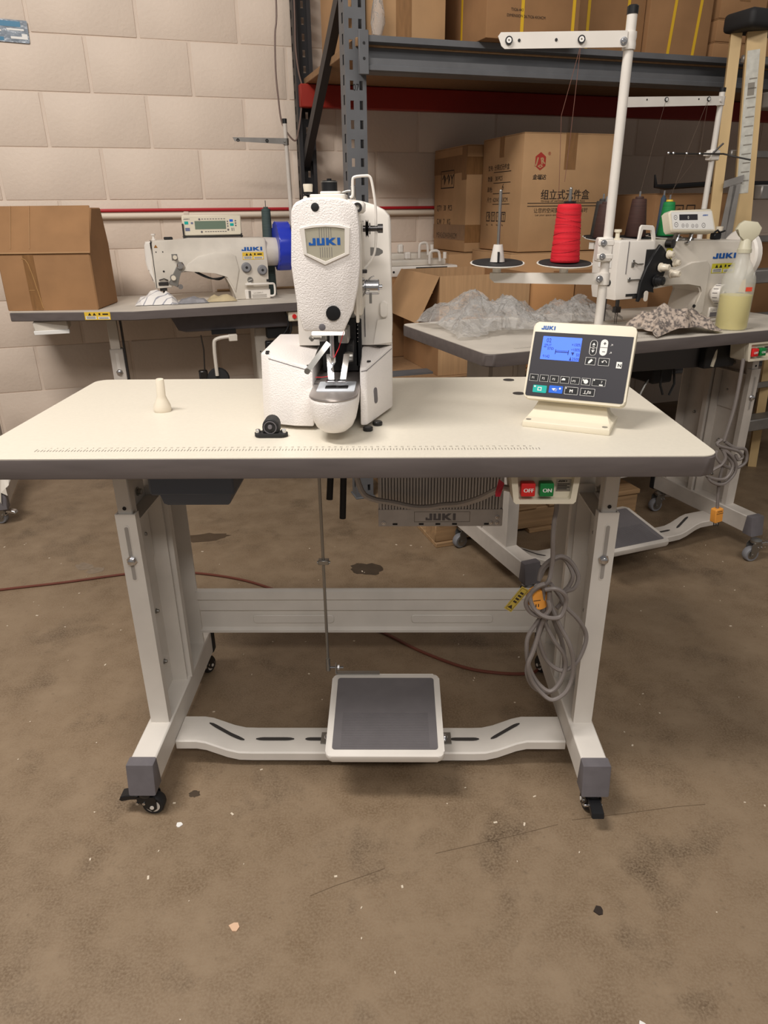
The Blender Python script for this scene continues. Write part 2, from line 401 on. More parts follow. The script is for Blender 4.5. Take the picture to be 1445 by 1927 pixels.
# ---------------------------------------------------------------- pallet rack (rack frame: s along the wall, v towards it)
rack = thing('pallet_rack', 'grey slotted steel pallet rack with chipboard decks against the block wall', 'rack', RKL, RKZ)
def upright_mesh(name, material, z0, z1, parent):
    k = B(); tk = .003
    def panel(cuts_x, holes, zcuts, place):
        for i in range(len(cuts_x)-1):
            for j in range(len(zcuts)-1):
                if holes(i, j): continue
                xa, xb, za, zb = cuts_x[i], cuts_x[i+1], zcuts[j], zcuts[j+1]
                k.poly([place(xa, za, 0), place(xb, za, 0), place(xb, zb, 0), place(xa, zb, 0)])
                k.poly([place(xa, za, 1), place(xa, zb, 1), place(xb, zb, 1), place(xb, za, 1)])
    P = .0585; zc = [z0]; z = z0 + .03
    while z + .03 < z1: zc += [z, z + .027]; z += P
    zc.append(z1)
    panel([-.037, -.021, -.009, .012, .024, .037], lambda i, j: i in (1, 3) and j % 2 == 1, zc, lambda x, z, q: (x, tk*q, z))
    zc2 = [z0]; z = z0 + .045
    while z + .03 < z1: zc2 += [z, z + .03]; z += P
    zc2.append(z1)
    for sx in (-1, 1):
        panel([0, .012, .026, .062], lambda i, j: i == 1 and j % 2 == 1, zc2, lambda y, z, q, sx=sx: (sx*(.037 - tk*q), y, z))
        panel([0, .016], lambda i, j: False, [z0, z1], lambda x, z, q, sx=sx: (sx*(.037 - x), .062 - tk*q, z))
    return k.build(name, material, parent, smooth=0, norm=False)
up = upright_mesh('upright', mRack, 0, 2.6, rack)
B().box(-.042, .042, -.012, .075, 0, .006, bev=.001).build('foot_plate', mRack, up)
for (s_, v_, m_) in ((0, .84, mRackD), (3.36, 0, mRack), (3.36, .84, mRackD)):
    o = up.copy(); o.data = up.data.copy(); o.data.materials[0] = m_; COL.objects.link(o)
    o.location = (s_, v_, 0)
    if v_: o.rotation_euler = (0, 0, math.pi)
k = B()
d0, d1 = V((-.02, .145, 1.79)), V((-.02, .80, 1.325)); ext = (d0-d1)*.55
k2 = B()
def chan(a, b, wid, th):
    a, b = V(a), V(b); d = (b-a).normalized(); n = V((1, 0, 0)); u_ = d.cross(n).normalized()
    q = B()
    A = [a + u_*(-wid/2), a + u_*(wid/2)]; Bq = [b + u_*(-wid/2), b + u_*(wid/2)]
    q.rings([[A[0], A[1], A[1]+n*th, A[0]+n*th], [Bq[0], Bq[1], Bq[1]+n*th, Bq[0]+n*th]])
    return q
chan(d0+ext, d1+(d1-d0)*.02, .045, .03).build('diagonal_brace', mRackD, rack, smooth=0)
chan((-.01, .03, .35), (-.01, .82, 1.0), .04, .03).build('diagonal_brace', mRackD, rack, smooth=0)
bprof = [(-.048, 1.643), (-.048, 1.625), (-.002, 1.622), (-.002, 1.586), (-.045, 1.580), (-.045, 1.562), (-.05, 1.558), (-.05, 1.545), (-.04, 1.541), (.022, 1.541), (.022, 1.643)]
bm1 = B().prism(bprof, 'x', .012, 3.35).build('front_beam', mRack, rack, smooth=0)
k = B().box(-.004, .03, -.058, -.046, 1.53, 1.655, bev=.002); k.build('beam_bracket', mRack, bm1)
k = B()
for z in (1.575, 1.618): k.cyl((.013, -.0590, z), (.013, -.0578, z), .0045, n=12)
k.each('bracket_hole', mRubber, bm1)
bm2 = B().prism([(v_, z-1.12) for v_, z in bprof], 'x', .012, 3.35).build('front_beam', mRack, rack, smooth=0)
B().box(-.004, .03, -.058, -.046, .41, .535, bev=.002).build('beam_bracket', mRack, bm2)
B().box(-.03, 3.35, .74, .79, 1.528, 1.615, bev=.004).build('rear_beam', mRackRed, rack)
B().box(-.03, 3.35, .74, .79, .41, .505, bev=.004).build('rear_beam', mRackRed, rack)
B().box(.0, 3.34, -.012, .80, 1.617, 1.642, bev=.002).build('deck_board', mPly, rack)
B().box(.04, 3.32, -.12, .80, .497, .515, bev=.002).build('deck_board', mPly, rack)
k = B(); fm = frame((-.012, -.0008, 1.491), (1, 0, 0), (0, 0, 1))
k.text('07', .028, fm, sx=.8); k.build('handwritten_number', mInkK, rack, smooth=0)

# ---------------------------------------------------------------- cartons
def seam(k, s0, s1, z, yy, th=.0012): k.box(s0, s1, yy-.0006, yy, z-th/2, z+th/2)
def carton(label, s0, v0, z0, w, d, h, rz=0, m=mCard, tape=True, tape_front=.06, group=None, name='cardboard_carton', world=None):
    loc = rk(s0, v0, z0) if world is None else V(world)
    t = thing(name, label, 'box', loc, RKZ + rz, group)
    k = B(); k.box(0, w, 0, d, 0, h-.0032, bev=.004, seg=2); k.build('body', m, t)
    g = .0015
    B().box(.0015, w-.0015, .0015, d/2-g/2, h-.003, h).build('top_flap', m, t, smooth=0)
    B().box(.0015, w-.0015, d/2+g/2, d-.0015, h-.003, h).build('top_flap', m, t, smooth=0)
    if tape:
        q = B(); c = w/2; tw = .026
        q.box(c-tw, c+tw, -.0008, 0, h-tape_front, h+.0006); q.box(c-tw, c+tw, 0, d, h, h+.0008)
        q.build('packing_tape', mTape, t, smooth=0)
    return t
T_ = 1.643
bA = carton('brown carton at left end of the upper rack deck, wrapped in loose plastic', .046, .02, T_, .285, .62, .48)
q = B().box(.105, .16, -.0012, -.0004, 0, .48); q.build('packing_tape', mTape, bA, smooth=0)
bB = carton('brown carton overhanging the upper rack beam with yellow straps and printed dimensions', .425, -.105, T_+.001, .36, .52, .5, R(2), m=mCardD, tape=False)
q = B()
for x in (.135, .335): q.box(x-.006, x+.006, -.0012, -.0002, 0, .5)
q.box(-.0012, -.0002, .18, .192, 0, .5); q.build('strap', mStrap, bB, smooth=0)
k = B(); fm = frame((.075, -.0015, .065), (1, 0, 0), (0, 0, 1))
k.text('DIMENSION 26.7X26.4X34CM', .0115, fm, sx=1.0); k.text('TX26-443', .0115, frame((.09, -.0015, .082), (1, 0, 0), (0, 0, 1)), sx=1.0)
k.build('printed_text', mInk, bB, smooth=0)
bC = carton('large brown carton with yellow straps behind the near thread stand arm', .815, .06, T_, .345, .55, .5, m=mCardD, tape=False)
bD = carton('large brown carton with slanting yellow straps left of the ladder cap', 1.165, .04, T_, .285, .55, .5, m=mCardD, tape=False)
for bx, xs, sl in ((bC, (.1, .27), .0), (bD, (.10, .215), .035)):
    q = B()
    for x in xs: q.prism([(x-.006, 0), (x+.006, 0), (x+.006+sl, .5), (x-.006+sl, .5)], 'y', -.0012, -.0002)
    q.build('strap', mStrap, bx, smooth=0)
zz = T_
for i, (hh, lb) in enumerate(((.066, 'small brown carton at the bottom of the stack behind the ladder cap'), (.075, 'small brown carton in the middle of the stack behind the ladder cap'), (.09, 'small brown carton on top of the stack behind the ladder cap'))):
    carton(lb, 1.468 + .004*i, .03, zz, .22, .4, hh, m=mCardD, tape=(i != 1), tape_front=.03); zz += hh + .001
carton('dark brown carton on the upper deck right of the ladder', 1.72, .03, T_, .4, .5, .4, m=mCardD, tape=False)

# printed cartons in the middle of the rack
jr = carton('brown carton with red hexagon mark and large Chinese characters', .705, .10, .953, .42, .365, .437, tape=True, tape_front=.13)
yf = -.0010
def fr(x, z): return frame((x, yf, z), (1, 0, 0), (0, 0, 1))
k = B(); cx, cz, rr = .076, .336, .029
k.flat([(cx + rr*.92*math.sin(R(60*i)), cz + rr*math.cos(R(60*i))*1.12) for i in range(6)], frame((0, yf, 0), (1, 0, 0), (0, 0, 1)))
k.text('\u00ae', .016, fr(.108, .358)); k.build('red_hexagon_mark', mRedInk, jr, smooth=0)
k = B(); f0 = frame((0, yf-.0004, 0), (1, 0, 0), (0, 0, 1))
k.text('J', .036, frame((.053, yf-.0004, .327), (1, 0, -.25), (0, 0, 1)), sx=.95, bold=.003)
k.text('R', .036, frame((.079, yf-.0004, .323), (1, 0, .25), (0, 0, 1)), sx=.75, bold=.003)
k.flat([(.063, .318), (.076, .311), (.089, .318), (.076, .325)], f0); k.build('mark_letters', mCard, jr, smooth=0)
B().flat([(.071, .318), (.076, .3155), (.081, .318), (.076, .3205)], frame((0, yf-.0008, 0), (1, 0, 0), (0, 0, 1))).build('mark_dot', mRedInk, jr, smooth=0)
k = B()
k.text('\u91d1\u745e\u8fbe', .0205, fr(.044, .272), shear=.15, bold=.0012)
k.text('\u7ec4\u7acb\u5f0f\u5143\u4ef6\u76d2', .040, fr(.087, .2005), sx=.94, bold=.0012)
k.text('Group of vertical component box', .0115, fr(.09, .1885), sx=1.3)
k.rect(.03, .183, .36, .1855, f0 @ M.Translation((0, 0, -.0004))).rect(.03, .172, .36, .1745, f0 @ M.Translation((0, 0, -.0004)))
k.text('\u8ba9\u60a8\u7684\u7a7a\u95f4\u66f4\u6574\u6d01\u3001\u7701\u4e8b\u7701\u65f6', .019, fr(.06, .150), sx=1.02)
k.text('Let your space save time and effort', .0095, fr(.068, .137), sx=1.35)
k.build('printed_text', mInk, jr, smooth=0)
def fl(y, z): return frame((-.001, y, z), (0, -1, 0), (0, 0, 1))
k = B(); g = M.Identity(4)
for i, (a, b_) in enumerate((('\u578b\u53f7:', '\u5206\u9694\u5f0f\u5143\u4ef6\u76d2'), ('\u6570\u91cf:', '  30 PCS'), ('\u989c\u8272:', ''), ('\u5c3a\u5bf8:', '62X43X43CM'))):
    z = .315 - .041*i
    k.text(a, .022, fl(.305, z), sx=1.0); k.text(b_, .024, fl(.247, z), sx=.95); k.rect(0, 0, .155, .0025, fl(.25, z-.010))
for i in range(4):
    k.ring2(0, 0, .036, .038, .004, fl(.305-.048*i, .115)); k.text('\u2191Y\u2602T'[i], .036, fl(.298-.048*i, .121), sx=1.0)
    k.text('No', .011, fl(.302-.048*i, .098))
k.build('printed_text', mInk, jr, smooth=0)
k = B(); k.text('6', .032, frame((-.001, .17, .237), (0, -1, .1), (0, 0.1, 1)), shear=.2); k.build('handwritten_mark', mInkK, jr, smooth=0)
q = B().box(-.0008, 0, .165, .205, .36, .437); q.build('packing_tape', mTape, jr, smooth=0)
j1 = carton('tape wrapped brown carton behind the carton with the red hexagon mark', .635, .475, .938, .155, .375, .437, tape=False)
q = B(); q.box(-.0009, 0, .0, .375, .33, .40).box(-.0009, 0, 0, .375, .05, .115).box(-.0012, -.0009, 0, .05, .3, .432)
q.box(-.001, .155, -.0009, 0, .32, .39).box(-.001, .155, -.0009, 0, .04, .115).each('packing_tape', mTape, j1)
k = B()
k.ring2(0, 0, .155, .075, .004, fl(.29, .27))
for i in range(3): k.text('\u2191\u2191Y'[i], .06, fl(.28-.05*i, .285), sx=1.1, bold=.002)
for i, s_ in enumerate(('QTY   30   PCS', 'G.W   7    KG', 'MEAS:62X43X43CM')): k.text(s_, .034, fl(.335, .175-.06*i), sx=.85)
k.build('printed_text', mInk, j1, smooth=0)
D_ = .516
carton('brown carton under the carton with the red hexagon mark on the lower deck', .672, .095, D_, .62, .375, .434, tape=False)
carton('brown carton under the tape wrapped carton at the back of the lower deck', .56, .475, D_, .5, .36, .419, tape=False)
carton('brown carton under the spare machine heads on the lower rack deck', .12, .33, D_, .42, .5, .335, m=mCardD, tape=False)
carton('orange brown carton behind the hanging plastic on the lower rack deck', .668, -.09, D_, .2, .18, .35, m=mCardO, tape=False)
carton('brown carton right of the orange brown carton on the lower rack deck', .874, -.085, D_, .36, .175, .36, m=mCardD, tape=False)
dk = carton('dark brown carton with printed panels behind the brown thread cones', 1.31, .05, D_, .44, .5, .655, m=mCardD, tape=False)
k = B()
for i in range(2): k.ring2(0, 0, .045, .05, .004, fr(.10+.06*i, .56)); 
k.text('\u2602', .035, fr(.104, .568)); k.text('6', .035, fr(.17, .568))
for i, s_ in enumerate(('PRODUCT NO.', 'COLOR  NAVY', 'QUANTITY', 'MEASUREMENT')): k.text(s_, .026, fr(.07, .505-.045*i)); k.rect(.06, .498-.045*i, .29, .501-.045*i, frame((0, yf, 0), (1, 0, 0), (0, 0, 1)))
k.build('printed_text', mInk, dk, smooth=0)
carton('dark carton on the lower deck behind the ladder', 1.80, .05, D_, .5, .5, .45, m=mCardD, tape=False)
# open-topped carton with a flap folded down
op = thing('open_carton', 'open topped brown carton with one flap hanging down beside the grey table end', 'box', rk(.28, -.1, D_), RKZ)
hh = .373; k = B()
k.box(0, .38, 0, .004, 0, hh).build('front_wall', mCardCor, op, smooth=0)
B().box(0, .004, .0042, .40, 0, hh).build('side_wall', mCardD, op, smooth=0)
B().box(.376, .38, .0042, .40, 0, hh).build('side_wall', mCardD, op, smooth=0)
B().box(.0042, .3758, .396, .40, 0, hh).build('back_wall', mCardCor, op, smooth=0)
B().box(.0042, .3758, .0042, .3958, 0, .004).build('bottom_panel', mCardD, op, smooth=0)
A = [V((-.001, .0, hh)), V((-.001, .42, hh)), V((-.085, .45, hh-.16)), V((-.09, -.01, hh-.165))]; nn = V((-.0035, 0, -.001))
B().rings([A, [a + nn for a in A]]).build('side_flap', mCard, op, smooth=0)
k = B(); nn2 = V((-.0045, 0, .003))
for f in (.35, .7):
    a, b = A[0].lerp(A[3], f), A[1].lerp(A[2], f)
    k.rings([[a+nn2*.2, b+nn2*.2, b+nn2*.2+V((0, 0, .002)), a+nn2*.2+V((0, 0, .002))], [a-nn2*.6, b-nn2*.6, b-nn2*.6+V((0, 0, .002)), a-nn2*.6+V((0, 0, .002))]])
k.build('crease', mCardO, op, smooth=0)
k = B()
k.text('MADE IN CHINA', .028, frame((-.0008, .30, .13), (0, -1, 0), (0, 0, 1))); k.text('SEWING PARTS', .022, frame((-.0008, .29, .098), (0, -1, 0), (0, 0, 1)))
k.build('printed_text', mInk, op, smooth=0)
# plastic wrap tuck by the front post
k = B()
random.seed(3)
rs = []
for i in range(7):
    z = T_ + .004 + i*.035; a = .018 + .012*math.sin(i*1.3)
    rs.append([V((.075 + a*math.cos(R(45*j)) + random.uniform(-.008, .008), -.012 + .012*math.sin(R(45*j)) + random.uniform(-.004, .004), z + random.uniform(-.006, .006))) for j in range(8)])
o = k.rings(rs, True).build('plastic_wrap', mClear, loc=RKL, rz=RKZ, smooth=60)
tag(o, 'bunched clear plastic wrap beside the front rack post', 'plastic wrap')
# cables hanging down the wall by the rear post
c1 = [(-.107, 1.893), (-.12, 1.785), (-.126, 1.656), (-.122, 1.561), (-.114, 1.474), (-.088, 1.425), (-.057, 1.401), (-.04, 1.446), (-.024, 1.525), (-.014, 1.594), (-.028, 1.66), (-.036, 1.753), (-.032, 1.898)]
o = B().tube([(x, .765, z) for x, z in [(-.105, 2.3)] + c1 + [(-.03, 2.3)]], .0036, 6, smooth=5).build('hanging_cable', mat('taupe_cable', (118, 98, 90), .5), loc=RKL, rz=RKZ)
tag(o, 'thin taupe cable looping down beside the rear rack post', 'cable')
# pallet on the floor under the rack
p = thing('timber_pallet', 'raw timber pallet on the floor under the rack', 'pallet', rk(.1, -.54, 0), RKZ)
for y in (.0, .55, 1.05): B().box(0, .85, y, y+.09, .018, .098, bev=.003).build('stringer', mWood, p)
for i in range(6): B().box(.0+.15*i, .1+.15*i, -.01, 1.15, .099, .117, bev=.002).build('deck_plank', mWood, p)
for i in range(3): B().box(.0+.375*i, .1+.375*i, -.01, 1.15, 0, .0175, bev=.002).build('base_plank', mWood, p)
# ladder
ld = thing('step_ladder', 'tan fibreglass step ladder with a black cap leaning by the rack', 'ladder', (1.36, 1.86, 0), R(-14))
def rail(x0, x1, y, zt, lean, name='front_rail'):
    k = B(); n = 2
    A = [V((x0+lean, y, .0)), V((x1+lean, y, .0)), V((x1+lean, y+.03, 0)), V((x0+lean, y+.03, 0))]
    C = [V((x0, y, zt)), V((x1, y, zt)), V((x1, y+.03, zt)), V((x0, y+.03, zt))]
    return k.rings([A, C]).build(name, mFibre, ld, smooth=0)
fr_ = rail(-.038, .026, 0, 1.68, .16); rail(-.088, -.052, .01, 1.68, .07, 'rear_rail')
rail(.30, .364, .283, 1.68, .16); rail(.25, .286, .293, 1.68, .07, 'rear_rail')
k = B(); k.box(-.06, .46, -.06, .075, 1.675, 1.735, bev=.018, seg=3, m=M.Translation((-.03, 0, 0)) @ rotz(R(37)) @ M.Translation((0, 0, 0))); k.build('cap', mRubber, ld)
for i in range(5):
    z = .24 + .3*i; l = .16*(1-z/1.68); l2 = .07*(1-z/1.68)
    B().box(.0, .43, -.03, .05, z, z+.05, bev=.004, m=M.Translation((.030+l, .012, 0)) @ rotz(R(37))).build('step', mAlu, ld)
    B().box(.0, .43, -.008, .008, z+.145, z+.17, bev=.003, m=M.Translation((-.048+l2, .022, 0)) @ rotz(R(37))).build('rear_brace', mAlu, ld)
lab = B(); f = frame((.016, -.0012, 1.16), (1, 0, .095), (-.095, 0, 1))
lab.rect(.0, .0, .040, .46, f); lab.build('paper_label', mat('faded_label', (206, 204, 194), .6, mottle=.2, mscale=50), ld, smooth=0)
k = B(); f = frame((.012, -.0016, 1.18), (1, 0, .095), (-.095, 0, 1))
for i in range(12): k.rect(.009 + .003*(i % 3), .02+.03*i, .04, .024+.03*i, f)
k.rect(.012, .30, .034, .34, f); k.build('label_print', mGreyInk, ld, smooth=0)
k = B()
k.box(-.045, -.022, -.01, -.003, 1.0, 1.19, m=M.Translation((-.03, 0, 0)) @ M.Rotation(R(3), 4, 'Y')); k.box(.0, .024, -.01, -.003, .98, 1.20); k.prism([(-.035, 1.18), (.03, 1.20), (.03, 1.225), (-.035, 1.205)], 'y', -.012, -.004)
k.build('spreader_bar', mAlu, ld)
# black bar on the cartons behind the second stand
o = B().tube([(1.274, .03, 1.24), (1.284, .03, 1.197), (1.33, .03, 1.194), (1.55, .03, 1.205), (2.2, .03, 1.21)], [.003, .009, .011, .011, .011], 8).build('black_bar', mBlack, loc=RKL, rz=RKZ)
tag(o, 'black hooked bar lying across the cartons behind the ladder', 'bar')
# ---------------------------------------------------------------- sewing tables on castor stands
def caster(parent, loc, ang, r=.022, top=.062, chrome=False, name='caster'):
    """Local: wheel rolls along local x, brake pedal towards -x."""
    mf = mSteelD if chrome else mBlack; mw = mat_wheel_grey if chrome else mRubber
    k = B()
    k.lathe([(0, top-.016), (.017, top-.016), (.019, top-.013), (.019, top-.006), (.012, top-.002), (.006, top), (0, top)], n=16)
    c = V((.012, 0, r))
    for sy in (-1, 1):
        k.prism([(-.016, top-.014), (.017, top-.014), (.022, top-.022), (.021, r-.004), (.012, r-.011), (.002, r-.004), (-.016, top-.024)], 'y', sy*.0145-.0012, sy*.0145+.0012)
    o = k.build(name, mf, parent, loc=loc, rz=ang)
    w_ = B(); w_.lathe([(0, -.0105), (r*.60, -.0105), (r*.64, -.0118), (r*.9, -.0118), (r, -.008), (r, .008), (r*.9, .0118), (r*.64, .0118), (r*.6, .0105), (0, .0105)], c, (0, 1, 0), 22)
    wo = w_.build('wheel', mw, o)
    h = B(); h.lathe([(r*.34, -.0122), (r*.66, -.0122), (r*.66, .0122), (r*.34, .0122)], c, (0, 1, 0), 20); h.cyl(c+V((0, -.0172, 0)), c+V((0, .0172, 0)), .0042, n=10)
    h.build('hub', mSteelD if chrome else mFrame, o)
    b_ = B()
    b_.prism([(-.014, top-.014), (-.030, top-.012), (-.050, top-.017), (-.054, top-.026), (-.048, top-.029), (-.032, top-.022), (-.014, top-.024)], 'y', -.012, .012, bev=.0015)
    b_.build('brake_pedal', mSteel if chrome else mBlack, o)
    s_ = B()
    for x, z in ((-.016, top-.030), (-.003, top-.030)): s_.cyl((x, -.0175, z), (x, .0175, z), .0032, n=10)
    s_.build('rivet', mSteel, o)
    return o
mat_wheel_grey = mat('grey_castor_tyre', (126, 126, 130), .55)
mSlot = mat('shadowed_slot', (58, 54, 52), .8)
mSlotL = mat('shaded_white_slot', (158, 152, 146), .6)  # frame white greyed down: shade inside the leg slots put into the colour
def bolt(parent, o, d, r=.007, h=.008, m=mSteel, name='bolt'):
    o = V(o); d = V(d).normalized(); k = B(); k.lathe([(0, 0), (r*1.5, 0), (r*1.5, .0016), (r, .0018), (r, h), (r*.75, h+.0012), (0, h+.0012)], o, d, 6 if r > .006 else 12)
    return k.build(name, m, parent)

def sewing_table(label, loc, rz, T, Dp, mF, mT, casters, chrome, pedal_y=0.0, ruler=True, front_pts=None, W_=1.2, lx=.165, rx=1.105, with_pedal=True, cross=True, rc=.028, foot=True, pedal_x=0.0):
    t = thing('sewing_table', label, 'table', loc, rz)
    dz = T - .76; th = .034
    out = front_pts or rrect(0, 0, W_, Dp, rc, 6)
    B().prism(out, 'z', T-.0016, T).build('tabletop', mT, t, smooth=30)
    cx = sum(p[0] for p in out)/len(out); cy = sum(p[1] for p in out)/len(out)
    B().prism([(p[0] + (.0015 if p[0] > cx else -.0015), p[1] + (.0015 if p[1] > cy else -.0015)) for p in out], 'z', T-th, T-.0018, bev=.0025).build('edge_banding', mEdge, t)
    if not foot: return t
    zb0, zb1 = .063+dz, .125+dz
    for side, x0 in ((-1, lx), (1, rx-.05)):
        bo = B().box(x0, x0+.05, .028, .485, zb0, zb1, bev=.003).build('foot_beam', mF, t)
        B().prism([(-.004, zb0-.003), (.036, zb0-.003), (.030, zb1+.002), (.006, zb1+.002)], 'x', x0-.0025, x0+.0525, bev=.0035, seg=2).build('end_cap', mCapGrey, bo)
        B().box(x0-.0025, x0+.0525, .478, .505, zb0-.003, zb1+.002, bev=.004).build('end_cap', mRubber, bo)
        xo = x0+.008 if side < 0 else x0+.046      # outer face of the leg channel
        sg = 1 if side < 0 else -1                  # towards the middle
        def X(a): return (min(xo, xo+sg*a), max(xo, xo+sg*a))
        def bx(k, a0, a1, y0, y1, z0, z1, bev=0):
            q = sorted((xo+sg*a0, xo+sg*a1)); k.box(q[0], q[1], y0, y1, z0, z1, bev)
        zt = .605+dz
        k = B()
        bx(k, 0, .003, .1376, .2808, zb1, zt); bx(k, 0, .038, .134, .1375, zb1, zt); bx(k, .0345, .038, .1375, .153, zb1, zt)
        bx(k, 0, .036, .281, .285, zb1, zt); bx(k, .003, .036, .1375, .281, zt-.022, zt-.019)
        lc = k.build('front_leg_channel', mF, t, smooth=0)
        g = B()
        q0, q1 = sorted((xo+sg*.013, xo+sg*.023))
        g.prism(rrect(q0, .466+dz, q1, .583+dz, .0045, 4), 'y', .1330, .1338); g.build('slot_rim', mF, lc, smooth=0)
        q0, q1 = sorted((xo+sg*.0145, xo+sg*.0215)); g = B(); g.prism(rrect(q0, .469+dz, q1, .580+dz, .003, 4), 'y', .1322, .1332); g.build('slot', mSlotL, lc, smooth=0)
        bolt(lc, (xo+sg*.019, .1322, .511+dz), (0, -1, 0), .0068, .009)
        for y_, z_ in ((.247, .513), (.247, .33), (.247, .20), (.20, .27)):
            bolt(lc, (xo+sg*.003, y_, z_+dz), (sg, 0, 0), .004, .006, mSteelD, 'rivet')
        k = B()
        bx(k, -.002, .001, .292, .432, zb1, .66+dz); bx(k, 0, .045, .292, .2955, zb1, .66+dz); bx(k, .0415, .045, .2955, .31, zb1, .66+dz)
        bx(k, 0, .038, .428, .432, zb1, .66+dz)
        rl = k.build('rear_leg_channel', mF, t, smooth=0)
        for z_ in (.40, .28, .22): bolt(rl, (xo+sg*.001, .38, z_+dz), (sg, 0, 0), .004, .006, mSteelD, 'rivet')
        k = B()
        bx(k, .004, .0315, .140, .165, .45+dz, T-th-.003, .002); k.build('upper_leg_tube', mF, t)
        k = B(); bx(k, .004, .0065, .166, .279, .45+dz, T-th-.003); bx(k, .006, .03, .31, .427, .62+dz, T-th-.003); k.build('upper_leg_plate', mF, t, smooth=0)
        bolt(t, (xo+sg*.007, .235, .66+dz), (sg, 0, 0), .006, .010, mFrame, 'spacer_nut')
        bolt(t, (xo+sg*.007, .241, .609+dz), (sg, 0, 0), .006, .008, mSteelD, 'spacer_nut')
        k = B(); k.cyl((xo+sg*.018, .1388, .615+dz), (xo+sg*.018, .1398, .615+dz), .0036, n=12); k.build('tube_hole', mRubber, t)
        bx_ = B(); bx(bx_, -.004, .045, .12, .45, T-th-.0028, T-th-.0004); bx_.build('mounting_plate', mF, t, smooth=0)
    for (cxx, cyy, a) in casters: caster(t, (cxx, cyy, 0), a, .022 if not chrome else .026, zb0-.0005, chrome)
    xl, xr = lx+.055, rx-.055
    if cross:
        y0 = .434
        prof = [(y0, .155), (y0-.008, .158), (y0-.008, .164), (y0, .170), (y0, .215), (y0-.004, .220), (y0-.004, .248), (y0-.010, .253), (y0-.010, .274), (y0-.002, .277), (y0+.004, .277), (y0+.004, .155)]
        cb = B().prism([(a, b_+dz) for a, b_ in prof], 'x', xl-.012, xr+.012).build('cross_bar', mF, t, smooth=0)
        for a in (0, 1):
            x0 = xl+.12 if a == 0 else xr-.32
            B().prism(rrect(x0, .182+dz, x0+.20, .205+dz, .008, 4), 'y', y0-.0035, y0-.0002, bev=.0015).build('pressed_rib', mF, cb, smooth=30)
    if with_pedal:
        fz = .034
        path = [(lx+.051, .072), (lx+.095, .072), (lx+.115, .068), (lx+.16, .048), (lx+.185, .041), (lx+.215, .040), (.86, .040), (.885, .041), (.91, .048), (.95, .066), (.972, .072), (rx-.051, .072)]
        path = [(x, z-.004+dz) for x, z in path]
        k = B(); rs = []
        for x, z in path: rs.append([V((x, .139, z-.018)), V((x, .139, z)), V((x, .142, z+.003)), V((x, .218, z+.003)), V((x, .222, z)), V((x, .222, z-.018)), V((x, .218, z-.018)), V((x, .218, z-.001)), V((x, .143, z-.001)), V((x, .143, z-.018))])
        fb = k.rings(rs).build('foot_bar', mF, t, smooth=30)
        def zat(x):
            for (a, za), (b_, zb_) in zip(path, path[1:]):
                if a <= x <= b_: return za + (zb_-za)*(x-a)/(b_-a) + .0034
            return path[0][1]
        for xa, xb, slope in ((lx+.215, lx+.30, 0), (lx+.325, lx+.375, 0), (.81, .875, 0), (lx+.11, lx+.19, 1), (.90, .965, 1)):
            n = 10; wd = .0052; top = []; bot = []
            for i in range(n+1):
                x = xa+(xb-xa)*i/n; yy = .181
                if slope: yy = .181 + (.022*(1-i/n) if xa < .5 else .02*i/n) - .004
                q = wd*(0.35 if i in (0, n) else (.85 if i in (1, n-1) else 1))
                bot.append(V((x, yy-q, zat(x)+.0006))); top.append(V((x, yy+q, zat(x)+.0006)))
            k = B()
            vb = [k.bm.verts.new(p) for p in bot]; vt = [k.bm.verts.new(p) for p in top]
            for i in range(n): k.bm.faces.new((vb[i], vb[i+1], vt[i+1], vt[i]))
            k.build('bar_slot', mSlot, fb, smooth=0)
        # pedal, tilted slab with ribbed mat
        px0, px1 = .550+pedal_x, .788+pedal_x
        py0, py1 = .035+pedal_y, .258+pedal_y
        pm = frame((px0, py0, .112+dz), (1, 0, 0), (0, py1-py0, .034)); pl = math.hypot(py1-py0, .034)
        pd = B().prism(rrect(0, 0, px1-px0, pl, .014, 5), 'z', -.002, .014, bev=.0035, seg=2, m=pm).build('pedal', mF, t)
        B().prism(rrect(.013, .017, px1-px0-.013, pl-.014, .006, 4), 'z', .0142, .0155, m=pm).build('pedal_mat', mMat, pd, smooth=0)
        k = B()
        for i in range(26): y = .022 + .0035*i; k.box(.03, px1-px0-.03, y, y+.0012, .0156, .0161, m=pm)
        k.build('mat_rib', mMat, pd, smooth=0)
        for sx, xx in ((-1, px0-.012), (1, px1+.012)):
            k = B(); k.box(xx-.013, xx+.013, .165, .200, zat(xx)+.0008, zat(xx)+.0030)
            xi = px0-.0012 if sx < 0 else px1+.0012
            k.box(xi-.001, xi+.001, .160, .205, zat(xx)+.001, .130+dz); hb = k.build('hinge_bracket', mSteelD, t, smooth=0)
            bolt(hb, (xx-sx*.0-.002*sx, .183, zat(xx)+.003), (0, 0, 1), .0058, .006)
        k = B()
        k.box(px0+.008, px0+.105, py1-.006, py1+.004, .1610+dz, .1635+dz); k.box(px0+.006, px0+.0085, py1-.006, py1+.004, .161+dz, .186+dz)
        k.build('rod_bracket', mSteelD, pd, smooth=0)
        rdx = px0-.010
        k = B(); k.tube([(rdx, py1, .176+dz), (rdx, py1+.004, T-th-.002)], .0032, 8); k.cyl((rdx, py1, .168+dz), (rdx, py1, .20+dz), .0048, n=10)
        rd = k.build('pedal_rod', mSteelD, t)
        k = B(); k.cyl((rdx-.004, py1, .176+dz), (rdx+.034, py1, .176+dz), .0026, n=8); k.lathe([(0, 0), (.006, 0), (.006, .004), (0, .004)], (rdx+.021, py1, .176+dz), (1, 0, 0), 6); k.build('rod_joint', mSteel, rd)
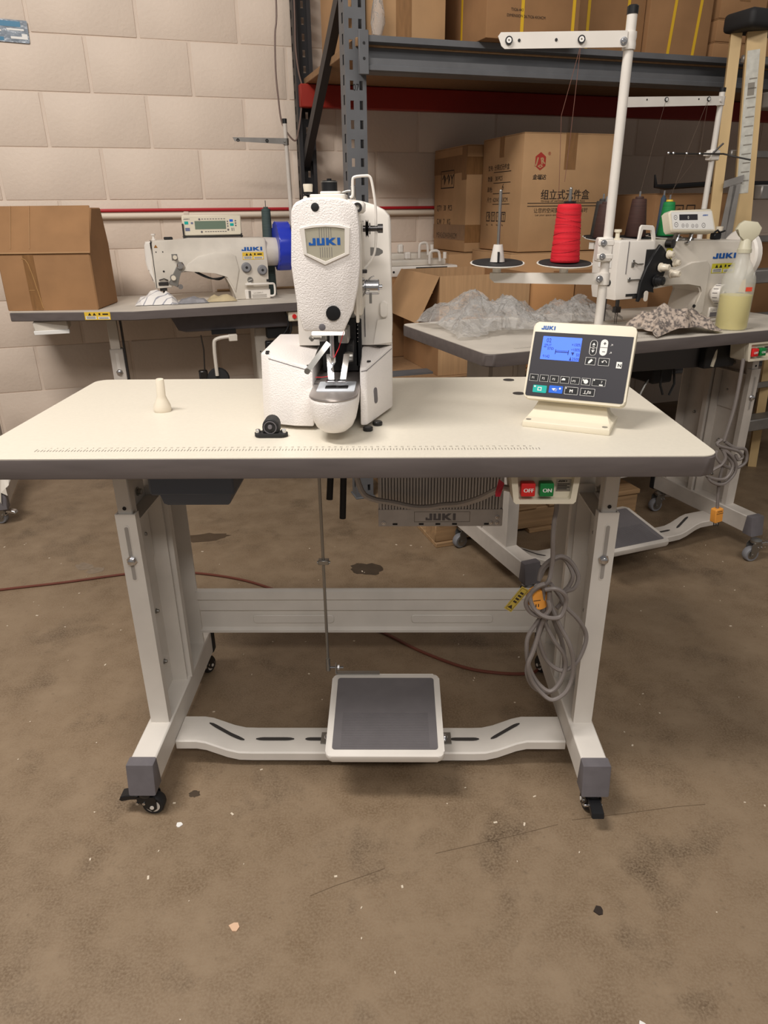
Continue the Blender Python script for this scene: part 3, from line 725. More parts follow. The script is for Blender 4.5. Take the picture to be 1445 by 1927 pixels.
        k = B(); k.box(rdx-.010, rdx+.012, py1-.006, py1+.008, .437+dz, .447+dz, bev=.001); k.cyl((rdx-.012, py1-.002, .442+dz), (rdx+.015, py1-.002, .442+dz), .003, n=8); k.build('rod_clamp', mSteelD, rd)
    if ruler:
        x0, x1 = .103, .925; k = B(); n = 164
        f = frame((0, 0, T+.0003), (1, 0, 0), (0, 1, 0))
        for i in range(n+1):
            x = x0 + (x1-x0)*i/n; h = .0125 if i % 10 == 0 else (.010 if i % 2 == 0 else .007)
            k.rect(x-.0006, .036, x+.0006, .036+h, f)
        for i in range(1, 82):
            k.text(str(i), .0058, f @ M.Translation((x0 + .01*i, .052, 0)), sx=.8, center=True)
        k.build('ruler_print', mGreyInk, t, smooth=0)
    return t

main = sewing_table('cream topped sewing table in the middle, carrying the tall machine with the badge', (-.6, 0, 0), 0, .76, .5685, mFrame, mTop,
    [(.190, .018, R(0)), (1.080, .018, R(90)), (.190, .475, R(70)), (1.080, .475, R(110))], False)
k = B()
for x, y in ((.950, .537), (.952, .410)): k.cyl((x, y, .7601), (x, y, .7606), .0125, n=24)
k.each('hole_plug', mSlot, main)

t2 = sewing_table('dusty grey sewing table standing askew behind on the right', (.327, .738, 0), R(22), .78, .57, mFrame2, mTop2,
    [(.18, .01, R(200)), (1.06, -.02, R(170)), (.19, .455, R(190)), (1.06, .45, R(175))], True, pedal_y=-.06, pedal_x=-.11, ruler=True)
# left table: long left end on the wall side, front edge kinked
O = V((-1.368, 1.673, 0))
pts = [(-1.368, 1.673), (-.90, 1.678), (-.329, 1.916), (-.10, 2.015), (-.23, 2.50), (-1.50, 2.09)]
m_ = rotz(R(-19)); loc_pts = [tuple((m_ @ (V((x, y, 0)) - O)))[:2] for x, y in pts]
t3 = sewing_table('worn grey sewing table against the block wall on the left', (O.x, O.y, 0), R(19), .775, .55, mFrame2, mTop2, [], True, ruler=False, front_pts=loc_pts, foot=False)
def L3(x, y, z=0): return m_ @ (V((x, y, z)) - O)
# its leg: slotted lower tube with the inner tube going up to the table
a = L3(-1.060, 1.86)
for nm, ax in (('leg', a), ('leg', L3(-.30, 2.16))):
    k = B(); k.box(ax.x-.026, ax.x+.026, ax.y, ax.y+.05, .02, .60, bev=.003); lg = k.build(nm, mFrame2, t3)
    B().box(ax.x-.021, ax.x+.018, ax.y+.004, ax.y+.046, .60, .739, bev=.002).build('upper_leg_tube', mOldWhite, lg)
    B().prism(rrect(ax.x-.006, .50, ax.x+.006, .585, .005, 4), 'y', ax.y-.0006, ax.y+.002).build('slot', mFrame, lg, smooth=0)
    bolt(lg, (ax.x, ax.y-.001, .505), (0, -1, 0), .0095, .008)
    k = B(); k.box(ax.x-.03, ax.x+.03, ax.y-.16, ax.y+.28, 0.0, .02); k.build('foot_rail', mFrame2, t3, smooth=0)
    B().box(ax.x+.028, ax.x+.034, ax.y+.005, ax.y+.12, .12, .739).build('leg_web', mRackD, lg, smooth=0)
# yellow sticker on its edge
f = frame(L3(-1.085, 1.6725, .745), m_.to_3x3() @ V((1, .012, 0)), (0, 0, 1))
st = B().rect(0, 0, .098, .029, f).build('warning_sticker', mYellow, t3, smooth=0)
def warn(parent, f, w_, h_, mI=mInkK):
    f1 = f @ M.Translation((0, 0, .0003)); f2 = f @ M.Translation((0, 0, .0006))
    k = B(); k.rect(w_*.04, h_*.08, w_*.45, h_*.48, f1).rect(w_*.52, h_*.08, w_*.96, h_*.40, f1); k.build('white_patch', mWhiteInk, parent, smooth=0)
    k = B()
    for i in range(2): x = w_*(.14+.18*i); k.flat([(x, h_*.56), (x+w_*.13, h_*.56), (x+w_*.065, h_*.92)], f1)
    k.rect(w_*.55, h_*.60, w_*.62, h_*.85, f1).rect(w_*.7, h_*.62, w_*.92, h_*.80, f1)
    for i in range(3): k.rect(w_*.07, h_*(.14+.12*i), w_*.42, h_*(.19+.12*i), f2)
    for i in range(2): k.rect(w_*.55, h_*(.14+.12*i), w_*.92, h_*(.19+.12*i), f2)
    k.build('sticker_print', mInkK, parent, smooth=0)
warn(st, f, .098, .029)
st['label'] = 'yellow and white warning sticker'
# hanging tray under the left table, oil pan, knee lift, motor, small switch
k = B(); a = L3(-1.235, 1.70)
k.box(a.x-.062, a.x+.062, a.y, a.y+.12, .701, .7385, bev=.004); o = k.build('label_holder', mOldWhite, t3)
B().box(a.x-.0635, a.x+.0635, a.y-.004, a.y+.02, .688, .704, bev=.002).build('holder_lip', mWhiteInk, o)
pan = thing('oil_pan', 'dark oil pan hanging under the left sewing table', 'oil pan', (O.x, O.y, 0), R(19))
k = B(); a = L3(-.85, 1.85); b_ = L3(-.34, 2.04)
k.prism([(a.x-.05, .7395), (a.x+.04, .725), (a.x+.06, .672), (a.x+.09, .664), (b_.x+.02, .664), (b_.x+.04, .7395)], 'y', a.y+.0, a.y+.22, bev=.004); k.build('pan', mCapGrey, pan)
k = B(); k.box(a.x+.19, a.x+.29, a.y-.012, a.y+.0, .65, .668); k.box(b_.x-.12, b_.x-.02, a.y+.02, a.y+.06, .615, .663, bev=.003); k.each('bracket', mRubber, pan)
k = B(); c0 = L3(-.595, 1.82)
k.tube([(c0.x+.03, c0.y, .655), (c0.x-.03, c0.y, .648), (c0.x-.045, c0.y, .62), (c0.x-.045, c0.y, .50)], .0075, 8, smooth=4); k.box(c0.x+.015, c0.x+.05, c0.y-.01, c0.y+.012, .636, .662, bev=.002); k.build('knee_lever', mOldWhite, pan)
k = B(); k.lathe([(0, -.008), (.04, -.008), (.046, 0), (.04, .008), (0, .008)], (c0.x-.04, c0.y+.012, .485), (0, -1, .1), 20); k.build('knee_pad', mRubber, pan)
k = B(); k.box(c0.x-.115, c0.x-.08, c0.y+.02, c0.y+.05, .44, .52, bev=.004); k.tube([(c0.x-.09, c0.y+.04, .52), (c0.x-.085, c0.y+.04, .6), (c0.x-.09, c0.y+.04, .66)], .003, 6); k.build('lift_link', mSteelDark, pan)
k = B(); a = L3(-.36, 1.93)
k.tube([(a.x+.0, a.y, .735), (a.x+.01, a.y, .68), (a.x-.03, a.y, .63), (a.x-.07, a.y, .60)], .004, 6, smooth=3); k.tube([(a.x+.015, a.y, .735), (a.x+.02, a.y, .66), (a.x-.02, a.y, .61), (a.x-.06, a.y, .605)], .004, 6, smooth=3); k.box(a.x-.09, a.x-.05, a.y-.005, a.y+.03, .57, .62, bev=.004)
k.build('wiring', mBlack, pan)
sw = thing('rotary_switch_box', 'small beige switch box with red button under left table', 'switch', (O.x, O.y, 0), R(19))
a = L3(-.335, 1.925)
B().box(a.x-.012, a.x+.07, a.y, a.y+.05, .697, .738, bev=.004).build('housing', mBeige, sw)
B().cyl((a.x+.012, a.y-.007, .718), (a.x+.012, a.y, .718), .009, n=16).build('red_button', mOff, sw)
B().cyl((a.x+.034, a.y-.007, .718), (a.x+.034, a.y, .718), .009, n=16).build('black_button', mBlack, sw)
# control box seen under the left table behind the knee lift
cb = thing('motor_control_box', 'off-white control box under the left sewing table', 'control box', (O.x, O.y, 0), R(19))
a = L3(-.52, 2.06); B().box(a.x, a.x+.26, a.y, a.y+.14, .40, .655, bev=.006).build('case', mOldWhite, cb)
k = B()
for x, z in ((.02, .55), (.02, .47), (.20, .60)): k.cyl((a.x+x, a.y-.002, z), (a.x+x, a.y, z), .003, n=8)
k.each('case_screw', mRubber, cb)
# stand foot at the left frame edge
sf = thing('stand_foot', 'chrome castor and dark capped foot of a stand at the left edge', 'stand', (-1.43, 1.41, 0), R(20))
fb = B().box(-.028, .028, .03, .52, .075, .135, bev=.003).build('foot_beam', mFrame2, sf)
B().box(-.031, .031, -.005, .045, .068, .139, bev=.005).build('end_cap', mCapGrey, fb)
caster(sf, (0, .045, 0), R(160), .026, .070, True)
B().box(-.02, .02, .22, .27, .135, .70, bev=.003).build('leg', mFrame2, sf)
random.seed(11); k = B()
pp = [(-.045, -.012, .19), (-.01, -.014, .185), (.012, -.013, .10), (.02, -.012, .145), (.04, -.012, .13), (.038, -.006, .16), (.05, 0, .168), (.052, .01, .19), (.03, .02, .21), (-.03, .015, .215)]
k.rings([[V(p) for p in pp], [V((p[0]*.9, p[1]+.01, p[2]+.002)) for p in pp]]).build('torn_wrapping', mOldWhite, sf, smooth=0)

# ---------------------------------------------------------------- things under the main table
dr = thing('drawer', 'slate plastic drawer hanging under the left side of the cream table', 'drawer', (-.345, .115, 0))
k = B(); k.box(-.002, .150, -.006, .27, .652, .7255, bev=.004); k.build('drawer_runner', mDrawer, dr)
k = B()
k.rings([[V((.024, .008, .629)), V((.134, .008, .629)), V((.134, .25, .629)), V((.024, .25, .629))], [V((.019, .003, .634)), V((.139, .003, .634)), V((.139, .258, .634)), V((.019, .258, .634))], [V((.015, .000, .6516)), V((.143, .000, .6516)), V((.143, .262, .6516)), V((.015, .262, .6516))]])
k.build('drawer_tray', mDrawer, dr)
ct = thing('motor_control_unit', 'grey ribbed aluminium control unit under the cream table', 'control unit', (.056, .30, 0))
k = B(); k.prism(rrect(0, .504, .26, .7255, [.003, .003, .008, .008], 4), 'y', .004, .055, bev=.002); k.build('case', mAluGrey, ct)
for i in range(40):
    x = .004 + .0063*i; B().box(x, x+.0032, -.005, .0042, .545, .7255).build('fin', mAluGrey, ct, smooth=0) if i == 0 else None
    if i == 0: fin0 = [o for o in ct.children if o.name.startswith('fin')][0]
    else: o = fin0.copy(); COL.objects.link(o); o.location = (.0063*i, 0, 0)
B().box(.0, .26, -.001, .0042, .504, .543, bev=.001).build('front_plate', mAluGrey, ct)
k = B(); f = frame((0, -.0012, 0), (1, 0, 0), (0, 0, 1)); k.ring2(.075, .514, .192, .538, .0012, f)
k.build('name_frame', mGreyInk, ct, smooth=0)
k = B(); k.logo(.0155, frame((.099, -.0014, .518), (1, 0, 0), (0, 0, 1)), 1.45); k.build('raised_lettering', mCapGrey, ct, smooth=0)
k = B()
for x in (.03, .085, .12, .155, .222): k.box(x, x+.010, -.0016, -.0008, .5075, .5115)
k.each('vent_slot', mRubber, ct)
for x, z in ((.011, .512), (.249, .512), (.249, .525), (.237, .512), (.016, .690), (.25, .69)): bolt(ct, (x, -.001, z), (0, -1, 0), .0028, .0015, mSteel, 'screw')
o = B().tube([(-.005, .30, .723), (.007, .275, .66), (.024, .262, .60), (.047, .262, .582), (.086, .262, .574), (.13, .26, .565), (.163, .255, .567), (.189, .235, .58), (.219, .2, .597), (.25, .15, .630), (.275, .09, .672), (.287, .06, .682)], .0058, 8, smooth=4).build('control_cable', mat('pale_grey_cable', (176, 168, 162), .45))
tag(o, 'grey cable drooping in front of the ribbed control unit', 'cable')
for px, zt, lb in ((-.045, .566, 'short black hose hanging beneath the cream table'), (-.019, .523, 'long black hose hanging beneath the cream table')):
    o = B().tube([(px+.010, .32, .725), (px+.006, .31, .65), (px, .30, zt)], .0068, 10, smooth=2).build('rubber_hose', mRubber)
    tag(o, lb, 'hose')
def switch_box(label, loc, rz, legend=True):
    s = thing('switch_box', label, 'switch', loc, rz)
    k = B()
    k.prism([(0, .0), (.114, 0), (.110, -.052), (.106, -.056), (.012, -.056), (.008, -.052)], 'y', .012, .07, bev=.002).build('housing', mBeige, s)
    k = B(); P0 = [(0, 0), (.114, 0), (.110, -.052), (.106, -.056), (.012, -.056), (.008, -.052)]; P1 = [(.012, -.006), (.104, -.006), (.101, -.046), (.099, -.0485), (.018, -.0485), (.016, -.046)]
    k.rings([[V((x, .0118, z)) for x, z in P0], [V((x, 0, z)) for x, z in P0], [V((x, 0, z)) for x, z in P1], [V((x, .0118, z)) for x, z in P1]], cap=False)
    k.build('rim', mBeige, s)
    for x, m_, nm, tx in ((.0185, mOff, 'off_button', 'OFF'), (.0485, mOn, 'on_button', 'ON')):
        o = B().box(x, x+.023, -.0045, .0117, -.0415, -.0185, bev=.002, seg=2).build(nm, m_, s)
        k = B(); k.text(tx, .0095, frame((x+.0115, -.0047, -.0335), (1, 0, 0), (0, 0, 1)), center=True, bold=.0008); k.build('legend', mWhiteInk, o, smooth=0)
    o = B().box(.078, .102, .0113, .0117, -.038, -.017).build('rating_plate', mSteelD, s, smooth=0)
    k = B(); k.logo(.0035, frame((.0805, .0111, -.0218), (1, 0, 0), (0, 0, 1)), 1.5)
    for i in range(4): k.rect(.080, -.026-.0028*i, .100-.004*(i % 2), -.0245-.0028*i, frame((0, .0111, 0), (1, 0, 0), (0, 0, 1)))
    k.build('plate_print', mInkK, o, smooth=0)
    return s
switch_box('beige switch box with red and green buttons under the cream table', (.278, .022, .7262), 0)
k = B().rings([[V((.266, .06, .70)), V((.274, .05, .696)), V((.268, .05, .672)), V((.262, .06, .668)), V((.261, .06, .676))], [V((.266, .0606, .70)), V((.274, .0506, .696)), V((.268, .0506, .672)), V((.262, .0606, .668)), V((.261, .0606, .676))]]).build('red_tag', mat('red_film', (190, 40, 60), .4), smooth=0)
tag(k, 'scrap of red film beside the beige switch box', 'tag')
# power cable: hangs from the switch box and is bundled in loops
k = B(); Yb = .085
LA = [(.366, .672), (.374, .638), (.371, .612), (.371, .578), (.375, .543), (.375, .512), (.37, .492), (.359, .48)]
LB = [(.359, .48), (.362, .502), (.374, .523), (.396, .531), (.417, .515), (.431, .489), (.425, .466), (.41, .454), (.405, .429), (.397, .42)]
LB2 = [(.362, .484), (.368, .506), (.384, .523), (.400, .524), (.414, .508), (.421, .489), (.416, .466), (.404, .45)]
LC = [(.361, .488), (.342, .476), (.332, .45), (.343, .426), (.364, .421), (.376, .437), (.372, .455)]
LD = [(.361, .492), (.348, .487), (.338, .466), (.347, .439), (.369, .424), (.396, .423), (.405, .45), (.399, .471), (.382, .484), (.364, .48)]
LE = [(.364, .479), (.367, .439), (.365, .412), (.344, .374), (.342, .343), (.35, .3), (.369, .262), (.393, .244), (.411, .259), (.422, .294), (.414, .329), (.392, .363), (.375, .396), (.368, .434)]
LF = [(.373, .476), (.381, .439), (.399, .399), (.421, .357), (.433, .312), (.434, .271), (.422, .244), (.399, .229), (.378, .241), (.357, .271), (.346, .312), (.354, .343), (.366, .399), (.375, .431)]
LG = [(.378, .479), (.399, .45), (.41, .431), (.435, .404), (.455, .371), (.456, .343), (.441, .303), (.416, .285), (.388, .303), (.37, .343), (.363, .377), (.367, .412), (.373, .431)]
LH = [(.369, .476), (.376, .439), (.394, .393), (.413, .346), (.422, .3), (.418, .256), (.399, .232), (.382, .229), (.361, .247), (.348, .285), (.357, .329), (.372, .377), (.379, .412)]
for i, (L, cl) in enumerate(((LA, 0), (LB, 0), (LB2, 0), (LC, 0), (LD, 0), (LE, 1), (LF, 1), (LG, 0), (LH, 1))):
    yo = (.0, .022, .026, -.006, -.012, .004, -.004, .012, .016)[i]
    n = len(L)
    k.tube([(x, Yb + yo + (.004*math.sin(j*1.7+i) if 0 < j < n-1 else 0), z) for j, (x, z) in enumerate(L)], .0042, 8, smooth=5, closed=bool(cl))
t = thing('power_cable', 'grey power cable bundled in loops beneath the switch box', 'cable', (0, 0, 0))
k.build('cable', mCable, t)
k = B(); k.lathe([(0, -.012), (.017, -.012), (.021, -.008), (.021, .008), (.018, .014), (0, .014)], (.357, Yb+.012, .449), (.25, -1, .15), 22); pg = k.build('plug', mOrange, t)
k = B(); f = frame((.352, Yb-.0045, .447), (1, .25, 0), (0, .15, 1)); k.rect(-.006, .004, .008, .0055, f); k.rect(-.002, -.008, .0, -.002, f); k.rect(.003, -.008, .005, -.002, f); k.build('plug_marking', mInk, pg, smooth=0)
f = frame((.306, Yb-.004, .428), (.55, 0, .83), (-.83, 0, .55))
o = B().box(0, .055, 0, .016, 0, .0008, m=f).build('cable_tag', mat('olive_tag', (176, 152, 66), .4), t, smooth=0)
k = B(); f2 = f @ M.Translation((0, 0, .0012)); k.ring2(.002, .002, .053, .014, .0006, f2); k.flat([(.006, .003), (.014, .008), (.006, .013)], f2)
for i in range(4): k.rect(.02+.007*i, .004, .024+.007*i, .011, f2)
k.build('tag_print', mInk, o, smooth=0)
# extension cord on the floor
pts = [(-1.9, .70), (-1.5, .82), (-1.186, .912), (-.999, .96), (-.809, 1.018), (-.70, 1.03), (-.586, 1.024), (-.444, .987), (-.328, .929), (-.12, .79), (.054, .662), (.158, .57), (.268, .497), (.349, .472), (.424, .467), (.462, .482), (.51, .56), (.57, .72), (.66, .98)]
o = B().tube([(x, y, .0042) for x, y in pts], .0042, 8, smooth=5).build('extension_cord', mat('rust_cord', (104, 54, 40), .5)); tag(o, 'rust coloured extension cord curving across the concrete floor', 'cord')
# table 2 power cable with orange plug
t = thing('power_cable', 'dark power cable with orange plug hanging beside the askew grey table', 'cable', (0, 0, 0))
# ---------------------------------------------------------------- main machine on the cream table
FACE = {'face': [(-0.066, 1.117), (-0.071, 1.04), (-0.069, 1.015), (-0.064, 0.966), (-0.057, 0.938), (-0.054, 0.936), (0.007, 0.935), (0.01, 0.938), (0.025, 0.968), (0.034, 1.006), (0.038, 1.039), (0.038, 1.094), (0.035, 1.119), (0.031, 1.125), (0.023, 1.131), (0.006, 1.135), (-0.021, 1.136), (-0.044, 1.135), (-0.058, 1.129), (-0.063, 1.124)], 'brim': [(-0.054, 1.092), (-0.036, 1.096), (-0.014, 1.097), (0.008, 1.096), (0.023, 1.092), (0.021, 1.055), (-0.017, 1.039), (-0.049, 1.055)], 'badge': [(-0.046, 1.091), (-0.031, 1.093), (-0.014, 1.094), (0.001, 1.093), (0.015, 1.091), (0.014, 1.056), (-0.016, 1.044), (-0.044, 1.056)], 'logo': [(-0.041, 1.067), (0.008, 1.076), (0.008, 1.068)], 'holes': [(-0.029, 1.122), (-0.007, 0.965), (-0.026, 0.943)], 'lines': [(-0.024, 1.093), (-0.006, 1.093), (-0.025, 1.048), (-0.007, 1.051)]}
ML_ = V((-.03, .33, .76))
mach = thing('bartack_machine', 'tall white bar tacking machine with silver badge standing on the cream table', 'sewing machine', ML_)
def mk(k, name, m, parent=None, smooth=40):
    bmesh.ops.translate(k.bm, verts=k.bm.verts, vec=-ML_)
    return k.build(name, m, parent or mach, smooth)
def mke(k, name, m, parent=None):
    bmesh.ops.translate(k.bm, verts=k.bm.verts, vec=-ML_)
    return k.each(name, m, parent or mach, 40)
def solid(k, bot, top, bev=0, seg=2):
    n0 = len(k.bm.verts)
    vb = [k.bm.verts.new(V(p)) for p in bot]; vt = [k.bm.verts.new(V(p)) for p in top]; n = len(vb)
    k.bm.faces.new(vb[::-1]); k.bm.faces.new(vt)
    for i in range(n): k.bm.faces.new((vb[i], vb[(i+1) % n], vt[(i+1) % n], vt[i]))
    if bev: k._bev(vb+vt, bev, seg)
    return k
zb = .775
k = B()
pl = [(-.148, .215, .885), (-.130, .190, .886), (-.085, .173, .876), (-.051, .170, .867), (-.051, .262, .882), (-.051, .42, .885), (-.145, .42, .885)]
solid(k, [(x, y-(.022 if y < .23 else 0), .767) for x, y, z in pl], pl, .0035)
pr = [(.031, .165, .867), (.043, .167, .868), (.087, .290, .884), (.087, .42, .884), (.031, .42, .884), (.031, .262, .880)]
solid(k, [(x, y-(.016 if y < .3 else 0), .768) for x, y, z in pr], pr, .0035)
k.box(-.0505, .0305, .345, .42, zb, .884)
base = mk(k, 'base', mHammer)
k = B()      # raised seam along the front edge of the covers
k.tube([(-.130, .1885, .8795), (-.085, .1715, .8695), (-.053, .1685, .861)], .0006, 5); k.tube([(.033, .1635, .861), (.043, .1655, .862), (.086, .286, .878)], .0006, 5)
mke(k, 'cover_seam', mCapGrey, base)
k = B()
for x, y, z in ((-.136, .218, .8868), (-.134, .2015, .8868), (.046, .195, .8725), (.077, .292, .8853)): k.cyl((x, y, z-.001), (x, y, z+.0006), .0036, n=12)
mke(k, 'screw_hole', mRubber, base)
# slot on the chamfered right side
f = frame((.0565, .192, .797), (.044, .123, 0), (0, .155, 1))
k = B(); k.prism(rrect(-.004, .0, .010, .028, .006, 4), 'z', -.001, .0012, m=f); mk(k, 'side_slot', mCapGrey, base)
# cylinder arm
def outline(wd, fr_, y1=.345):
    P = [(-.010 + wd, y1)]
    for i in range(13):
        a = math.pi*i/12
        P.append((-.010 + wd*math.cos(a), .098 - (.098-fr_)*math.sin(a)))
    P.append((-.010 - wd, y1)); return P
k = B(); rs = []
for z, wd, fr_ in ((.776, .012, .082), (.778, .022, .072), (.786, .031, .062), (.798, .0365, .056), (.812, .0395, .053), (.828, .0405, .0525), (.8335, .0402, .053), (.8345, .039, .054)):
    rs.append([V((x, y, z)) for x, y in outline(wd, fr_)])
k.rings(rs); arm = mk(k, 'cylinder_arm', mHammer, None, 60)
k = B(); k.rings([[V((x, y, z)) for x, y in outline(wd, fr_)] for z, wd, fr_ in ((.8347, .0402, .0528), (.8362, .0408, .0522), (.838, .040, .053), (.8386, .038, .055))]); cov = mk(k, 'feed_plate', mat('feed_plate_steel', (150, 142, 138), .28, metal=.6))
k = B(); k.prism(rrect(-.040, .108, .024, .180, .003, 3), 'z', .8387, .8400); tp = mk(k, 'throat_plate', mat('throat_plate_steel', (212, 216, 222), .3, metal=.35), cov)
k = B(); k.prism(rrect(-.027, .125, .012, .148, .002, 3), 'z', .8401, .8404); mk(k, 'plate_opening', mRubber, tp)
k = B()
for y in (.20, .212, .165): k.box(-.049, -.042, y, y+.003, .8385, .8392)
mke(k, 'plate_notch', mRubber, cov)
# column
ct_ = [(-.088, 1.100), (-.082, 1.116), (-.06, 1.130), (.0, 1.137), (.034, 1.132), (.056, 1.126), (.074, 1.117), (.083, 1.108), (.0855, 1.098)]
k = B(); k.prism([(.086, .884), (.0875, .915)] + [(.0855, 1.098)] + ct_[::-1][1:] + [(-.088, .884)], 'y', .285, .425, bev=.004, seg=2); col_ = mk(k, 'column', mEnamel)
k = B(); k.prism(rrect(.064, .935, .079, .965, .007, 4), 'y', .279, .286, bev=.002); k.prism([(.052, .886), (.086, .890), (.086, .935), (.060, .93)], 'y', .282, .286); mk(k, 'side_boss', mEnamel, col_)
k = B(); k.box(.036, .0375, .2835, .2852, .90, 1.10); mk(k, 'column_groove', mCapGrey, col_)
# head behind the face plate
FB = FACE['face']
cxm, czm = -.017, 1.04
def sc(P, s, dx=0, dz=0): return [(cxm + (x-cxm)*s + dx, czm + (z-czm)*s + dz) for x, z in P]
k = B(); k.prism(sc(FB, .955), 'y', .134, .288, bev=.003); head = mk(k, 'head', mEnamel)
k = B()
A = sc(FB, .962)
k.rings([[V((x, .134, z)) for x, z in FB], [V((x, .1225, z)) for x, z in FB], [V((x, .1195, z)) for x, z in sc(FB, .985)], [V((x, .1185, z)) for x, z in A]]); face = mk(k, 'face_plate', mHammer, None, 50)
YQ = .1185
k = B(); P0 = FACE['brim']; P1 = FACE['badge']
def exp(P, s): cx = sum(p[0] for p in P)/len(P); cz = sum(p[1] for p in P)/len(P); return [(cx+(x-cx)*s, cz+(z-cz)*s) for x, z in P]
k.rings([[V((x, YQ+.0005, z)) for x, z in exp(P0, 1.03)], [V((x, YQ-.003, z)) for x, z in P0], [V((x, YQ-.003, z)) for x, z in exp(P1, 1.02)], [V((x, YQ-.0008, z)) for x, z in P1]], cap=False); mk(k, 'badge_frame', mEnamel, face, 30)
k = B(); k.prism(exp(P1, 1.0), 'y', YQ-.0015, YQ+.0004); bd = mk(k, 'badge', mBadge, face, 0)
k = B(); f = frame((0, YQ-.0017, 0), (1, 0, 0), (0, 0, 1)); L_ = FACE['lines']
for i in range(6):
    x = L_[0][0] + (L_[1][0]-L_[0][0])*i/5
    k.rect(x-.0003, 1.0785, x+.0003, 1.0925, f); k.rect(x-.0001, 1.0495, x+.0005, 1.0645, f)
mk(k, 'badge_line', mCapGrey, bd, 0)
lg = FACE['logo']; lw = lg[1][0]-lg[0][0]; lh = .0105
k = B(); k.logo(lh, frame((lg[0][0], YQ-.0019, lg[0][1]+.0003), (1, 0, .012), (0, 0, 1)), lw/2.8/lh); mk(k, 'badge_lettering', mLogo, bd, 0)
for (x, z), r, m_, dp in zip(FACE['holes'], (.0062, .0118, .0055), (mRubber, mBlack, mCapGrey), (.0006, .0028, .0006)):
    k = B(); k.lathe([(0, -.002), (r, -.002), (r, dp), (r*.8, dp+.0004), (0, dp+.0004)], (x, YQ, z), (0, -1, 0), 20); mk(k, 'hole_plug', m_, face)
# lamp under the head
k = B(); k.box(-.046, .008, .138, .150, .9265, .9325, bev=.001); mk(k, 'lamp', mLed, head)
k = B(); k.box(-.051, -.030, .136, .155, .920, .9243, bev=.001); k.cyl((-.045, .134, .9215), (-.045, .128, .9215), .003, n=10); mk(k, 'lamp_bracket', mSteelD, head)
# needle, foot and mechanism
k = B(); k.cyl((-.014, .150, .9395), (-.014, .150, .889), .0036, n=12); k.lathe([(0, .889), (.0055, .889), (.0055, .880), (.003, .876), (.0012, .874), (.0008, .846), (0, .842)], (-.014, .150, 0), (0, 0, 1), 12); mk(k, 'needle_bar', mSteel)
k = B(); k.box(-.042, .024, .262, .284, .842, .935); k.box(-.040, -.018, .20, .262, .895, .936); k.box(.006, .018, .205, .262, .865, .90, bev=.002); mk(k, 'mechanism_block', mRubber)
k = B(); k.box(-.006, .012, .185, .235, .905, .930, bev=.002); k.box(-.038, -.024, .165, .205, .912, .932, bev=.002); k.lathe([(0, 0), (.008, 0), (.01, .006), (.008, .014), (0, .014)], (.004, .195, .880), (1, 0, 0), 14); mk(k, 'clamp_body', mSteelD)
k = B()
for x0, x1 in ((-.0265, -.0195), (.0035, .0105)):
    s_ = 1 if x0 < -.01 else -1
    k.rings([[V((x0, .172, .886)), V((x1+.003, .172, .886)), V((x1+.003, .176, .889)), V((x0, .176, .889))],
             [V((x0+s_*.005, .140, .8525)), V((x1+.003+s_*.005, .140, .8525)), V((x1+.003+s_*.005, .144, .855)), V((x0+s_*.005, .144, .855))]])
k.box(-.026, -.009, .132, .146, .8478, .8512, bev=.0006).box(-.007, .009, .132, .146, .8478, .8512, bev=.0006)
mk(k, 'presser_foot', mSteel)
k = B()
a, b_ = V((-.020, .150, .912)), V((-.0545, .122, .871))
d = (b_-a).normalized(); n_ = d.cross(V((0, 1, 0))).normalized(); q_ = d.cross(n_)
k.rings([[p + n_*s1*.0045 + q_*s2*.0025 for s1, s2 in ((-1, -1), (1, -1), (1, 1), (-1, 1))] for p in (a, a.lerp(b_, .55), b_)]); k.cyl(b_ + V((0, -.003, 0)), b_+V((0, .004, 0)), .005, n=12); k.box(-.056, -.045, .128, .131, .878, .880)
mk(k, 'wiper_lever', mSteelD)
k = B(); k.box(.020, .031, .262, .272, .850, .935, bev=.001); mk(k, 'side_bracket', mBlack)
k = B(); k.tube([(.0245 + .0055*math.cos(i*.9), .268 + .0055*math.sin(i*.9), .89 + .00105*i) for i in range(90)], .0013, 5); mk(k, 'spring', mSteelD)
k = B(); k.tube([(.008, .135, .934), (-.002, .138, .905), (-.013, .148, .884)], .0007, 5); k.tube([(-.013, .146, .858), (-.030, .15, .8545), (-.046, .165, .851)], .0006, 5, smooth=4); mk(k, 'red_thread', mRedThread)
# right-hand thread path
k = B(); k.box(.024, .0385, .16, .28, .955, 1.10, bev=.003); k.box(.028, .033, .148, .16, .945, 1.112, bev=.001); mk(k, 'side_cover', mOldWhite)
k = B(); k.box(.020, .044, .175, .24, 1.112, 1.130, bev=.004); mk(k, 'top_bracket', mEnamel)
k = B(); k.lathe([(.0035, 0), (.0075, 0), (.0075, .003), (.0035, .003)], (.033, .1745, 1.121), (0, -1, 0), 16); mk(k, 'eyelet', mSteelDark)
k = B(); k.lathe([(0, 0), (.005, 0), (.005, .004), (.014, .005), (.0105, .007), (.014, .009), (.0045, .0095), (.0045, .0105), (.009, .0108), (.009, .0122), (.0045, .0125), (.0045, .024), (.007, .0245), (.007, .033), (0, .033)], (.040, .2, 1.089), (1, 0, 0), 20); mk(k, 'tension_discs', mSteelDark)
k = B(); k.prism([(.055, 1.060), (.066, 1.059), (.0725, 1.055), (.0725, 1.051), (.066, 1.047), (.055, 1.046)], 'y', .199, .2005); k.box(.0515, .056, .1995, .204, 1.047, 1.060); mk(k, 'thread_guide_tab', mSteelD)
